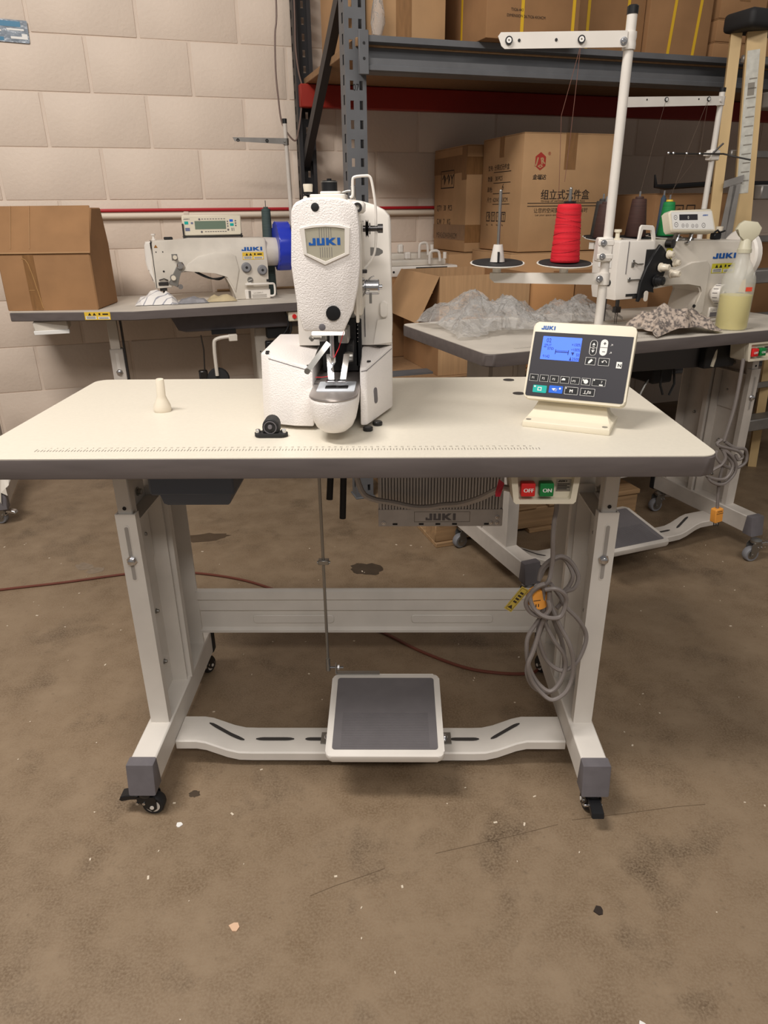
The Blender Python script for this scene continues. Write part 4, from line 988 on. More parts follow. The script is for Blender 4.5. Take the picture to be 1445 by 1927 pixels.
k = B(); k.tube([(.020, .20, 1.136), (.0245, .20, 1.140), (.0250, .20, 1.160), (.0285, .20, 1.166), (.045, .20, 1.1675), (.052, .20, 1.1665), (.056, .20, 1.158), (.061, .20, 1.125), (.0615, .20, 1.095), (.061, .20, 1.070), (.058, .20, 1.05), (.050, .20, 1.036), (.042, .20, 1.027)], .0022, 8, smooth=4); mk(k, 'wire_guide', mEnamel)
k = B()
k.lathe([(0, 0), (.008, 0), (.008, .003), (.013, .004), (.013, .0055), (.006, .006), (.006, .009), (.0135, .010), (.0135, .011), (.011, .0115), (.0125, .013), (.0125, .0335), (.011, .035), (.004, .0352), (.004, .040), (0, .040)], (.031, .19, .998), (1, 0, 0), 22); mk(k, 'tension_knob', mSteel)
k = B(); k.box(.049, .0535, .182, .1835, .972, .998); k.tube([(.046, .185, 1.003), (.050, .185, 1.012), (.058, .185, 1.016)], .0011, 6, smooth=3); k.tube([(.031, .178, .985), (.038, .178, .984), (.044, .178, .994), (.050, .178, .993)], .0012, 6, smooth=3); mk(k, 'check_spring', mSteelD)
k = B(); k.box(.028, .046, .186, .196, 1.020, 1.026, bev=.001); k.cyl((.028, .19, 1.010), (.040, .19, 1.010), .003, n=8); mk(k, 'thread_hook', mSteelDark)
# top of the head
k = B(); k.prism(rrect(-.046, .20, .012, .28, .006, 3), 'z', 1.128, 1.1415, bev=.0015); k.prism(rrect(-.030, .215, .004, .27, .005, 3), 'z', 1.1415, 1.146, bev=.001); mk(k, 'top_plate', mEnamel)
k = B(); k.lathe([(0, 0), (.0135, 0), (.0135, .014), (.0115, .0155), (.0115, .017), (.004, .017), (.004, .020), (0, .020)], (-.017, .25, 1.146), (0, 0, 1), 22); mk(k, 'bobbin_winder', mBlack)
k = B(); k.lathe([(.006, .0), (.0138, .0), (.0138, .0016), (.006, .0016)], (-.017, .25, 1.1602), (0, 0, 1), 22); mk(k, 'winder_rim', mSteelD)
k = B(); k.lathe([(0, 0), (.010, 0), (.010, .002), (.004, .002), (.004, .004), (.0085, .005), (.0085, .007), (.004, .0075), (.0085, .009), (.0085, .011), (.004, .0115), (.004, .013), (0, .013)], (-.053, .25, 1.132), (0, 0, 1), 18); k.box(-.064, -.036, .245, .29, 1.126, 1.133, bev=.002); mk(k, 'top_tension', mSteelDark)
k = B(); k.lathe([(0, 0), (.0072, 0), (.0082, .010), (.0078, .012), (0, .012)], (-.053, .25, 1.1462), (0, 0, 1), 18); mk(k, 'white_knob', mCream)
k = B(); k.prism(rrect(-.056, 1.127, -.049, 1.139, .003, 3), 'y', .199, .2005); mk(k, 'guide_plate', mEnamel)
k = B(); k.tube([(-.004, .27, 1.142), (.012, .27, 1.147), (.022, .265, 1.146)], .002, 6, smooth=3); k.box(.018, .026, .255, .27, 1.135, 1.155, bev=.001); mk(k, 'guide_arm', mSteelD)
# feet
k = B()
for x, y in ((.044, .146), (.060, .180)): k.lathe([(0, 0), (.0085, 0), (.009, .002), (.009, .0055), (.0075, .0072), (0, .0072)], (x, y, .7603), (0, 0, 1), 16)
for x, y in ((.06, .40), (-.12, .40)): k.lathe([(0, 0), (.0085, 0), (.009, .002), (.009, .0066), (0, .0066)], (x, y, .7603), (0, 0, 1), 12)
mke(k, 'rubber_foot', mBlack)
k = B(); k.prism(rrect(-.150, .104, -.093, .126, .0105, 6), 'z', .7603, .7675, bev=.0015)
k.prism([(-.1350, .7675)] + [(-.1215 + .0135*math.cos(math.pi*(1-i/10)), .7795 + .0135*math.sin(math.pi*i/10)) for i in range(11)] + [(-.1080, .7675)], 'y', .108, .138, bev=.002)
hg = mk(k, 'hinge_foot', mRubber)
k = B(); k.lathe([(.0098, 0), (.0112, 0), (.0112, .0012), (.0098, .0012)], (-.1215, .1075, .778), (0, -1, 0), 20); k.lathe([(0, 0), (.0042, 0), (.0036, .003), (0, .003)], (-.1215, .1078, .779), (0, -1, 0), 10); mk(k, 'hinge_ring', mCapGrey, hg)
k = B()
for x in (-.1438, -.0995): k.lathe([(0, 0), (.0042, 0), (.0042, .005), (.003, .006), (0, .006)], (x, .113, .7676), (0, 0, 1), 12)
mke(k, 'foot_screw', mSteel, hg)
lt = bpy.data.lights.new('machine_lamp', 'SPOT'); lt.energy = .35; lt.color = (1, .97, .93); lt.spot_size = R(100); lt.spot_blend = .8; lt.shadow_soft_size = .012
lo = bpy.data.objects.new('machine_lamp', lt); COL.objects.link(lo); lo.parent = mach; lo.location = V((-.018, .142, .921)) - ML_; lo.rotation_euler = (R(2), 0, 0)

# ---------------------------------------------------------------- operation panel on the cream table
pan = thing('operation_panel', 'cream operation panel with lit blue screen and black keypad on the table', 'control panel', (.322, .199, .76), R(-23.8))
pw, ph = .176, .137
ta = R(22.6)
PM = M.Translation((0, 0, .0444)) @ M(((1, 0, 0, 0), (0, math.sin(ta), -math.cos(ta), 0), (0, math.cos(ta), math.sin(ta), 0), (0, 0, 0, 1)))
cs = B(); cs.prism(rrect(0, 0, pw, ph, .0085, 5), 'z', -.022, 0, bev=.0025, seg=2, m=PM).build('case', mBeige, pan)
B().prism(rrect(.003, .006, pw-.004, ph-.006, .006, 4), 'z', -.029, -.0222, bev=.002, m=PM).build('rear_case', mBeige, pan)
f = lambda z: PM @ M.Translation((0, 0, z))
mem = B().prism(rrect(.0035, .0045, pw-.0035, ph-.018, [.0035, .0008, .0008, .0035], 3), 'z', .0002, .0008, m=PM).build('keypad_membrane', mPanelBlk, pan, smooth=0)
k = B(); k.logo(.0068, f(.0006) @ M.Translation((.014, ph-.0135, 0)), 1.28); k.build('lettering', mLogo, pan, smooth=0)
# front plane coordinates measured from the top-left of the face
def U(x, y): return (x*pw, ph - y*ph)
def rectU(k, x0, y0, x1, y1, z): a = U(x0, y1); b = U(x1, y0); return k.rect(a[0], a[1], b[0], b[1], f(z))
def frU(k, x0, y0, x1, y1, z, t=.0006): a = U(x0, y1); b = U(x1, y0); return k.ring2(a[0], a[1], b[0], b[1], t, f(z))
k = B(); a = U(.112, .484); b = U(.499, .184); k.prism(rrect(a[0], a[1], b[0], b[1], .001, 2), 'z', .0008, .0012, m=PM); lcd = k.build('screen', mLcd, pan, smooth=0)
k = B()
def tU(t, x, y, s, sx=1.0, z=.0015, bold=0): p = U(x, y); k.text(t, s, f(z) @ M.Translation((p[0], p[1], 0)), sx=sx, bold=bold)
tU('02', .150, .262, .0105, .85); tU('SPLIT', .135, .31, .0055); tU('STD', .17, .355, .0062, bold=.0002); rectU(k, .132, .318, .16, .325, .0015)
tU('\u2191142', .130, .462, .0075, .75)
rectU(k, .255, .372, .385, .383, .0015); rectU(k, .253, .348, .260, .407, .0015); rectU(k, .380, .348, .387, .407, .0015); rectU(k, .262, .358, .378, .362, .0015)
tU('\u00d7100%', .405, .292, .0072, .8); tU('\u00f7100%', .405, .355, .0072, .8); tU('50', .462, .418, .0072, .8); tU('2500', .428, .475, .0075, .85)
p = U(.412, .372); k.flat([(p[0], p[1]), (p[0]+.0055, p[1]), (p[0]+.003, p[1]-.006)], f(.0015)); p = U(.402, .478); k.flat([(p[0], p[1]), (p[0]+.004, p[1]), (p[0]+.002, p[1]+.007)], f(.0015))
k.build('screen_print', mLcdInk, lcd, smooth=0)
keys = []
def key(x0, y0, x1, y1, m_=mBlack, border=True, rr=.0012):
    a = U(x0, y1); b = U(x1, y0); q = B(); q.prism(rrect(a[0], a[1], b[0], b[1], rr, 3), 'z', .0008, .0014, m=PM); o = q.build('key', m_, mem, smooth=0)
    return o
for i in range(7):
    x0 = .040 + .1035*i; x1 = x0 + (.085 if i < 6 else .128); y0 = .685; y1 = y0 + .088
    key(x0, y0, x1, y1)
key(.090, .822, .228, .918, mTeal); key(.252, .812, .388, .908, mBlueKey); key(.408, .812, .538, .908); key(.562, .812, .70, .908)
key(.583, .198, .654, .394, mWhiteInk, rr=.0061); key(.682, .182, .752, .388, mWhiteInk, rr=.0061)
B().prism(rrect(*(lambda a, b: (a[0], a[1], b[0], b[1]))(U(.588, .390), U(.649, .202)), .0053, 4), 'z', .0012, .0016, m=PM).build('key_inlay', mBlack, mem, smooth=0)
key(.562, .42, .66, .515); key(.688, .418, .79, .513)
k = B(); zz = .0017
for i in range(7):
    x0 = .040 + .1035*i; x1 = x0 + (.085 if i < 6 else .128); frU(k, x0, .685, x1, .773, zz, .0004)
for a in ((.408, .812, .538, .908), (.562, .812, .70, .908), (.562, .42, .66, .515), (.688, .418, .79, .513)): frU(k, *a, zz, .0005)
for i, s_ in enumerate(('P1', 'P2', 'P3')): tU(s_, .062+.1035*i, .745, .0056, .9, zz)
p = U(.375, .735); k.flat([(p[0]-.003, p[1]), (p[0]+.004, p[1]), (p[0]+.004, p[1]+.003), (p[0], p[1]+.004)], f(zz)); tU('\u25b8P5', .462, .748, .0056, .9, zz)
p = U(.60, .728); k.disc(p[0], p[1], .0038, f(zz)); rectU(k, .568, .70, .582, .72, zz); rectU(k, .73, .75, .765, .765, zz); tU('7', .742, .735, .0055, 1, zz); p = U(.677, .70); k.disc(p[0], p[1], .0013, f(zz))
tU('\u21b6', .708, .492, .0125, .9, zz, .0005); p = U(.611, .467); k.flat([(p[0]-.004, p[1]-.004), (p[0]-.001, p[1]-.004), (p[0]+.004, p[1]+.002), (p[0]+.001, p[1]+.004), (p[0]-.003, p[1])], f(zz))
tU('M', .454, .882, .0078, 1.0, zz, .0006); tU('\u22a5/\u2261', .588, .885, .009, .95, zz, .0004); p = U(.42, .83); k.disc(p[0], p[1], .0011, f(zz))
p = U(.158, .868); k.ring2(p[0]-.0035, p[1]-.0035, p[0]+.0035, p[1]+.003, .0013, f(zz)); rectU(k, .10, .832, .117, .85, zz)
p = U(.30, .865); k.flat([(p[0]-.004, p[1]+.002), (p[0]+.003, p[1]+.003), (p[0], p[1]-.002)], f(zz)); tU('//', .31, .885, .0075, 1, zz); p = U(.36, .845); k.disc(p[0], p[1], .0018, f(zz))
for y, s_ in ((.262, 1), (.327, -1)):
    p = U(.6185, y); k.flat([(p[0]-.0028*s_, p[1]), (p[0]+.0028*s_, p[1]), (p[0], p[1]+.0042*s_)], f(zz)); k.rect(p[0]-.0017, p[1]-.0018-(.0008 if s_ > 0 else -.0036), p[0]+.0017, p[1]-.0008-(.0008 if s_ > 0 else -.0036), f(zz))
tU('\u2197', .775, .262, .0062, 1, zz); tU('\u2197', .775, .36, .0062, 1, zz)
rectU(k, .86, .452, .912, .532, zz); rectU(k, .588, .294, .649, .298, .0018)
k.build('key_print', mWhiteInk, mem, smooth=0)
k = B(); tU('N', .871, .516, .0082, 1.0, .0020, .0006); rectU(k, .682, .283, .752, .287, .0018); tU('+', .704, .258, .0095, 1, .0020, .0005); tU('\u2212', .704, .362, .0095, 1, .0020, .0005); k.build('key_print', mInkK, mem, smooth=0)
k = B(); n = 10; L1 = []; 
prof = [(.0, .058), (.012, .040), (.018, .026), (.016, .014), (.0, .0085), (-.022, .0085)]
# foot: broad plate with flared neck
A = []
x0, x1 = .0195, .152
neck = [(x0+.006, x1-.010, .030, .056, .054), (x0+.004, x1-.008, .022, .050, .034), (x0-.003, x1-.002, .010, .052, .020), (x0-.008, x1+.004, -.006, .06, .0125), (x0-.010, x1+.008, -.030, .066, .0108), (x0-.010, x1+.008, -.031, .067, .0)]
k.rings([[V((a, c, z)), V((b, c, z)), V((b, d, z)), V((a, d, z))] for a, b, c, d, z in neck[::-1]])
k._bev([v for v in k.bm.verts], .002, 2)
ft = k.build('foot', mBeige, pan)
k = B()
for x, y in ((.018, -.020), (.150, -.020)): k.cyl((x, y, .0098), (x, y, .0118), .0048, n=16)
k.each('screw_recess', mGreyInk, ft)

# ---------------------------------------------------------------- white peg on the table (head rest)
pg = B(); pg.lathe([(0, 0), (.0165, 0), (.0172, .002), (.0172, .006), (.0160, .012), (.011, .023), (.0085, .030), (.0078, .062), (.0070, .063), (.005, .0622), (0, .0615)], (0, 0, 0), (.05, -.04, 1), 24)
o = pg.build('head_rest_peg', mCream, loc=(-.363, .287, .7606)); tag(o, 'flared cream peg standing on the left of the cream table', 'peg')

# ---------------------------------------------------------------- near thread stand
def bar_prism(k, a, b, w_, h_, bev=.001):
    a, b = V(a), V(b); d = (b-a).normalized(); n = V((-d.y, d.x, 0)).normalized(); u_ = V((0, 0, 1))
    k.rings([[p + n*s1*w_/2 + u_*s2*h_/2 for s1, s2 in ((-1, -1), (1, -1), (1, 1), (-1, 1))] for p in (a, b)]); return k
def tray(parent, c, r=.058, mm=mEnamel):
    td = V((0, -math.sin(R(5)), math.cos(R(5))))
    k = B(); k.lathe([(0, -.014), (.009, -.014), (.009, -.004), (.03, -.002), (r-.004, .003), (r, .0050), (r-.0006, .0060), (r-.003, .0052), (.01, .003), (0, .003)], c, td, 32); o = k.build('spool_tray', mm, parent)
    k = B(); k.cyl(V(c)+td*.0045, V(c)+td*.0072, r*.93, n=32); k.build('felt_pad', mRubber, o); return o
tsn = V((.529, .50, .7605))
ts = thing('thread_stand', 'tall white thread stand on the back right of the cream table', 'thread stand', tsn)
W0 = lambda x, y, z: V((x, y, z)) - tsn
k = B(); k.cyl((0, 0, 0), (0, 0, .685), .0093, n=18); k.lathe([(0, 0), (.022, 0), (.022, .004), (.012, .008), (.0105, .02), (0, .02)], (0, 0, 0), (0, 0, 1), 20); k.build('pole', mFrame, ts)
k = B(); k.lathe([(0, 0), (.0102, 0), (.0102, .012), (.008, .014), (0, .014)], (0, 0, .681), (0, 0, 1), 18); k.build('pole_cap', mBlack, ts)
k = B(); k.prism([(-.245, .0115), (-.240, .0175), (-.008, .0175), (-.008, -.0085), (-.232, -.0085), (-.238, -.004)], 'y', -.0125, -.0105, m=M.Translation(W0(.529, .50, 1.397))); ta_ = k.build('guide_bar', mFrame, ts)
k = B(); k.lathe([(.0094, -.014), (.0120, -.014), (.0124, -.006), (.0115, 0), (.0124, .006), (.0120, .014), (.0094, .014)], W0(.529, .50, 1.40), (0, 0, 1), 20); k.build('clamp', mFrame, ts)
bolt(ts, W0(.515, .4872, 1.398), (0, -1, 0), .0045, .003)
for dx in (-.225, -.092):
    k = B(); k.lathe([(.003, 0), (.0068, 0), (.0068, .003), (.003, .003)], W0(.529+dx, .4872, 1.4015), (0, -1, 0), 18); eo = k.build('thread_eyelet', mBlack, ta_)
    k = B(); k.lathe([(.0018, .0), (.0046, .0), (.0046, .0034), (.0018, .0034)], W0(.529+dx, .4872, 1.4015), (0, -1, 0), 16); k.build('eyelet_bush', mWhiteInk, eo)
k = B()
for dx in (-.206, -.138): k.cyl(W0(.529+dx, .4873, 1.4015), W0(.529+dx, .4866, 1.4015), .0026, n=12)
k.each('bar_hole', mRubber, ta_)
# lower arm with the two trays
e_ = V((-math.cos(R(12)), math.sin(R(12)), 0))
c0 = W0(.529, .50, .981)
k = B(); a0 = c0 + e_*.008; a1 = c0 + e_*.236
n_ = V((-e_.y, e_.x, 0)).normalized()*.010
pts4 = lambda p, h0, h1: [p - n_ + V((0, 0, h0)), p + n_ + V((0, 0, h0)), p + n_ + V((0, 0, h1)), p - n_ + V((0, 0, h1))]
k.rings([pts4(a0, -.012, .0105), pts4(c0+e_*.225, -.010, .0095), pts4(a1, -.001, .0095)]); k.build('tray_arm', mFrame, ts, smooth=0)
k = B(); k.lathe([(.0094, -.012), (.0125, -.012), (.0125, .0115), (.0094, .0115)], c0, (0, 0, 1), 18); k.build('clamp', mFrame, ts)
bolt(ts, c0 + V((-.012, -.0125, 0)), (0, -1, 0), .0048, .003)
k = B(); k.box(-.020, .011, -.0135, .0135, -.0235, .0235, bev=.003, m=M.Translation(W0(.527, .498, 1.038)))
for z in (-.013, .013): k.box(-.0205, .0115, -.0145, -.0125, z-.005, z+.005, bev=.001, m=M.Translation(W0(.527, .498, 1.038)))
ck = k.build('pole_clamp', mFrame, ts)
for z in (-.013, .013): bolt(ts, W0(.517, .4835, 1.038+z), (0, -1, 0), .0042, .003)
spots = []
for dist, cone in ((.222, False), (.082, True)):
    c = c0 + e_*dist + V((0, 0, .0245)); tray(ts, c); spots.append(c)
    k = B(); k.cyl(c + V((0, 0, .003)), c + V((0, 0, .145 if not cone else .147)), .0034, n=10); k.sphere(c + V((0, 0, .145 if not cone else .147)), .0034, seg=10, ring=6); k.build('spool_pin', mSteelD, ts)
c = spots[0]
k = B(); k.lathe([(.004, .0075), (.0155, .0075), (.0148, .012), (.0095, .042), (.004, .042)], c, (0, 0, 1), 22); co = k.build('cone_holder', mFrame, ts)
k = B(); k.box(-.0022, .0022, -.0168, -.012, .008, .028, m=M.Translation(c)); k.build('holder_slot', mRubber, co)
c = tsn + spots[1]
cone = thing('thread_cone', 'red thread cone on the near thread stand', 'thread cone', c + V((0, 0, .0076)))
k = B(); P = [(0, 0), (.0285, 0)]
for i in range(30):
    t_ = i/29; P.append((.0300 - .0060*t_ + .0006*math.sin(i*2.1), .002 + .106*t_))
P += [(.0228, .111), (.012, .112), (0, .112)]
k.lathe([(max(r, .0), z) for r, z in P], (0, 0, 0), (0, 0, 1), 28); k.build('thread', mRedThread, cone)
k = B()
for j in range(7):
    L = []; zc = .010 + .0145*j
    for i in range(25):
        a = 2*math.pi*i/24; zz_ = zc + .006*math.sin(a + j); r = .0302 - .0060*(zz_/.108); L.append((r*math.cos(a), r*math.sin(a), zz_))
    k.tube(L, .00045, 4)
k.build('thread_wrap', mat('dark_red_thread', (150, 18, 34), .8), cone)
k = B(); k.lathe([(.004, .110), (.0125, .1122), (.0125, .1165), (.004, .1165)], (0, 0, 0), (0, 0, 1), 20); k.build('cone_core', mBlack, cone)
k = B(); top = c + V((0, 0, .118)); e0 = tsn + W0(.437, .488, 1.393)
k.tube([c + V((-.02, .01, .11)), V((.412, .49, 1.28)), e0], .0006, 4); k.tube([e0, V((.434, .495, 1.25)), V((.431, .50, 1.165))], .0006, 4)
o = k.build('thread', mat('thin_dark_thread', (112, 76, 64), .8)); tag(o, 'thin thread rising from the red cone to the guide bar', 'thread')
# ---------------------------------------------------------------- left table: zigzag machine, carton, papers, stand
OL = (-.93, 1.90, .7755)
zz = thing('zigzag_machine', 'white sewing machine with blue handwheel on the left table by the wall', 'sewing machine', OL, R(19))
body = [(.0528, .057), (.0478, .141), (.0582, .229), (.0636, .24), (.1606, .241), (.203, .247), (.5066, .243), (.5145, .236), (.5161, .117), (.5142, .0), (.3672, .0), (.3627, .052), (.3425, .095), (.2951, .108), (.2116, .121), (.1651, .123), (.1512, .12), (.1259, .07), (.1154, .059)]
k = B(); k.prism(body, 'y', .0, .13, bev=.006, seg=2); bo = k.build('body', mOldWhite, zz)
k = B(); k.prism([(.165, .118), (.19, .150), (.235, .178), (.30, .190), (.36, .190), (.385, .175), (.395, .12), (.372, .03), (.366, .05), (.345, .097), (.2951, .109), (.2116, .122)], 'y', -.006, .004, bev=.004, seg=2); k.build('arm_relief', mOldWhite, bo)
k = B(); k.prism([(.0582, .068), (.0496, .141), (.0569, .236), (.0361, .234), (.0307, .221), (.0275, .16), (.0329, .128), (.0411, .123), (.0455, .087)], 'y', .004, .125, bev=.004); k.build('end_cover', mEnamel, zz)
k = B(); k.box(.056, .0585, -.001, .126, .06, .238); k.build('cover_seam', mRubber, bo)
k = B(); k.cyl((.515, .062, .185), (.568, .062, .184), .058, .056, 26); k.build('hub', mOldWhite, zz)
k = B(); P = []
for i in range(48):
    a = 2*math.pi*i/48; r = .0985 - (.004 if i % 4 == 0 else 0); P.append((.062 + r*math.cos(a), .205 + r*math.sin(a)))
k.prism(P, 'x', .566, .622, bev=.006, seg=2)
hw = k.build('handwheel', mBlue, zz)
k = B(); k.lathe([(0, 0), (.07, 0), (.07, .004), (0, .004)], (.622, .062, .205), (1, 0, 0), 24); k.build('wheel_face', mBlue, hw)
k = B(); k.logo(.0145, frame((.412, -.0009, .193), (1, 0, .0), (0, 0, 1)), 2.1); k.build('lettering', mLogo, zz, smooth=0)
f = frame((.4135, -.0007, .158), (1, 0, 0), (0, 0, 1)); st = B().rect(0, 0, .088, .029, f).build('warning_sticker', mYellow, zz, smooth=0); warn(st, f, .088, .029)
for x, z in ((.425, .128), (.4908, .116)):
    k = B(); k.lathe([(0, 0), (.0205, 0), (.0205, .006), (.017, .008), (.017, .013), (.0155, .0145), (0, .0145)], (x, .0, z), (0, -1, 0), 24); d = k.build('dial', mat_wheel_grey, zz)
    k = B(); k.cyl((x, -.0146, z), (x, -.0152, z), .0055, n=14); k.build('dial_centre', mRubber, d)
k = B(); k.lathe([(0, 0), (.012, 0), (.012, .004), (0, .004)], (.437, 0, .078), (0, -1, 0), 16); k.cyl((.43, -.004, .074), (.444, -.01, .080), .003, n=8); k.build('feed_knob', mSteelD, zz)
k = B(); k.box(.412, .53, -.026, -.012, .058, .066, bev=.002); k.tube([(.527, -.019, .062), (.535, -.019, .055), (.535, -.019, .02), (.525, -.019, .012), (.515, -.015, .012)], .0045, 8, smooth=3); k.box(.420, .44, -.013, .003, .056, .068); k.build('reverse_lever', mEnamel, zz)
k = B(); k.box(.4114, .5183, -.004, .006, .0005, .0385, bev=.002); np_ = k.build('name_plate', mEnamel, zz)
k = B(); f = frame((.44, -.0046, .004), (1, 0, 0), (0, 0, 1))
k.text('LZ-2284N-7', .0085, f @ M.Translation((.006, .018, 0)), sx=.95); 
for i in range(3): k.rect(.0, .002+.005*i, .062, .004+.005*i, f)
k.build('plate_print', mGreyInk, np_, smooth=0)
k = B(); k.cyl((.43, -.0045, .006), (.43, -.0045, .034), .005, n=8); k.build('plate_slot', mSteelD, np_)
# control panel on top
k = B(); k.box(.189, .424, .035, .075, .253, .331, bev=.004); cp = k.build('panel_case', mBeige, zz)
k = B(); k.box(.186, .427, .03, .08, .247, .2525, bev=.001); k.box(.186, .192, .028, .04, .225, .30); k.box(.418, .424, .03, .04, .24, .26); k.build('panel_bracket', mSteelDark, zz)
k = B(); k.box(.237, .361, .0342, .0348, .278, .309); k.build('lcd', mLcdOld, cp, smooth=0)
f = frame((0, .0343, 0), (1, 0, 0), (0, 0, 1))
for nm, m_, L in (('teal_key', mTeal, [(.197, .297, .212, .308), (.378, .289, .393, .299)]), ('blue_key', mBlueKey, [(.377, .305, .391, .314)]), ('slate_key', mat('slate_key', (110, 116, 146), .5), [(.198, .272, .216, .284), (.222, .298, .231, .305)])):
    k = B(); [k.rect(*a, f) for a in L]; k.each(nm, m_, cp)
k = B(); k.logo(.0035, f @ M.Translation((.194, .315, 0)), 2.4)
for i in range(9): k.rect(.265+.011*i, .315, .272+.011*i, .3175, f); k.rect(.275+.01*i, .2675, .282+.01*i, .270, f)
for i in range(3): k.rect(.366, .286+.009*i, .371, .291+.009*i, f); k.rect(.398, .288+.009*i, .404, .293+.009*i, f)
k.rect(.383, .270, .386, .282, f).rect(.391, .270, .393, .282, f); k.disc(.257, .3155, .004, f); k.disc(.262, .268, .004, f); k.disc(.369, .275, .004, f)
k.build('key_print', mCapGrey, cp, smooth=0)
k = B(); k.lathe([(0, 0), (.009, 0), (.009, .004), (.005, .006), (.0045, .016), (.0085, .018), (.009, .024), (0, .024)], (.0699, .05, .240), (0, 0, 1), 16); k.build('presser_knob', mEnamel, zz)
k = B(); k.box(.110, .145, .04, .07, .240, .251, bev=.003); k.build('top_plug', mRubber, zz)
k = B()
for x, z, r in ((.1417, .176, .011), (.1268, .098, .013)): k.lathe([(0, 0), (r, 0), (r, .004), (r*.5, .004), (r*.5, .02), (0, .02)], (x, 0, z), (0, -1, 0), 18)
k.box(.130, .152, -.002, .002, .165, .188); k.prism([(.105, .075), (.15, .15), (.168, .158), (.175, .145), (.15, .10), (.14, .06), (.12, .07)], 'y', -.008, 0, bev=.002); k.build('tension_plate', mSteelD, zz)
k = B()
for x, z, r in ((.1417, .176, .0085), (.1268, .098, .010)): k.lathe([(0, 0), (r, 0), (r*.9, .008), (0, .008)], (x, -.02, z), (0, -1, 0), 16)
k.build('tension_knob', mCream, zz)
k = B(); k.lathe([(0, 0), (.014, 0), (.014, .01), (.011, .013), (0, .013)], (.159, -.008, .144), (0, -1, 0), 18); k.cyl((.151, -.008, .062), (.151, -.0, .062), .01, n=14); k.build('tension_disc', mSteel, zz)
k = B(); k.box(.066, .105, -.004, .004, .068, .082, bev=.002); k.tube([(.07, -.006, .09), (.09, -.008, .095), (.105, -.006, .088)], .0025, 6); k.cyl((.085, .05, .058), (.085, .05, .012), .004, n=8); k.box(.070, .098, .03, .07, .045, .058); k.each('needle_part', mSteelDark, zz)
k = B(); f = frame((0, -.0008, 0), (1, 0, 0), (0, 0, 1)); k.flat([(.066, .213), (.081, .213), (.0735, .225)], f); k.build('warning_triangle', mat('amber_print', (150, 100, 40), .5), zz, smooth=0)
k = B()
for x, z, r in ((.072, .197, .0025), (.098, .197, .0025), (.0925, .123, .004)): k.cyl((x, -.0008, z), (x, .0, z), r, n=10)
k.box(.506, .517, -.0012, .0, .068, .078); k.build('screw_hole', mRubber, zz)
k = B(); k.tube([(.215, .01, .117), (.25, .0, .098), (.285, -.002, .088), (.325, .0, .092), (.345, .01, .10)], .0035, 6, smooth=4); k.tube([(.225, .016, .115), (.27, .006, .093), (.31, .004, .083), (.34, .012, .097)], .003, 6, smooth=4); k.build('arm_cable', mBlack, zz)
k = B(); k.box(.03, .38, .0, .15, .0006, .004, bev=.001); k.build('bed_plate', mOldWhite, zz, smooth=0)
# slate green thread cone behind
cn = thing('thread_cone', 'slim slate green thread cone behind the left machine', 'thread cone', (-.46, 2.22, .7756))
k = B(); k.lathe([(0, 0), (.024, 0), (.0225, .20), (.019, .352), (.010, .354), (.010, .36), (0, .36)], (0, 0, 0), (0, 0, 1), 22); k.build('thread', mTealThread, cn)
B().cyl((0, 0, .36), (0, 0, .385), .002, n=6).build('pin', mSteelD, cn)
# left thread stand
lsn = V((-.335, 2.145, .7755)); ls = thing('thread_stand', 'slim thread stand with a short arm behind the left machine', 'thread stand', lsn, R(19))
k = B(); k.cyl((0, 0, 0), (-.012, 0, .665), .0085, n=14); k.build('pole', mFrame2, ls)
B().cyl((-.012, 0, .665), (-.0122, 0, .682), .0095, n=14).build('pole_cap', mBlack, ls)
k = B(); k.prism([(-.225, .612), (-.218, .598), (-.012, .590), (-.012, .612)], 'y', -.012, -.010); ga = k.build('guide_bar', mAlu, ls)
for dx in (-.205, -.09):
    k = B(); k.lathe([(.0028, 0), (.0062, 0), (.0062, .003), (.0028, .003)], (dx, -.0121, .602), (0, -1, 0), 14); k.build('thread_eyelet', mBlack, ga)
k = B(); k.lathe([(.0085, -.012), (.0115, -.012), (.0115, .012), (.0085, .012)], (-.0112, 0, .60), (0, 0, 1), 14); k.cyl((-.02, -.013, .601), (-.02, -.016, .601), .004, n=10); k.build('clamp', mSteelD, ls)
B().box(-.012, .014, -.014, .012, .27, .29, bev=.002).build('clamp', mSteelD, ls)
# carton on the left table, slanted upper face
lc = thing('cardboard_carton', 'big slant fronted brown carton standing on the left table', 'box', (-1.395, 1.712, .7755), R(3))
Wb = .345
side = [(0, .0), (.0, .208), (.165, .385), (.30, .385), (.33, .0)]
k = B(); k.prism([(0, 0), (0, .208), (.095, .362), (.20, .362), (.235, .23), (.24, 0)], 'x', 0, Wb, bev=.004); k.build('body', mCardD, lc)
k = B(); k.rings([[V((-.004, -.003, .209)), V((Wb+.004, -.003, .209)), V((Wb-.008, .100, .370)), V((-.004, .100, .370))], [V((-.004, .001, .2065)), V((Wb+.004, .001, .2065)), V((Wb-.008, .104, .3675)), V((-.004, .104, .3675))]]); k.build('lid_flap', mCardD, lc, smooth=0)
k = B(); k.box(.095, .135, -.0012, -.0002, 0, .205); k.build('packing_tape', mTape, lc, smooth=0)
k = B(); k.box(-.004, Wb+.004, -.006, .0, .205, .2105, bev=.001); k.build('flap_edge', mCard, lc, smooth=0)
k = B(); k.tube([(.09, -.0014, .19), (.112, -.0018, .17), (.13, -.0016, .06), (.137, -.0014, .008)], .0011, 4, smooth=3); k.tube([(.097, -.0014, .075), (.118, -.0016, .075)], .0009, 4); k.build('tape_wrinkle', mat('tape_shine', (190, 150, 100), .2), lc)
k = B()
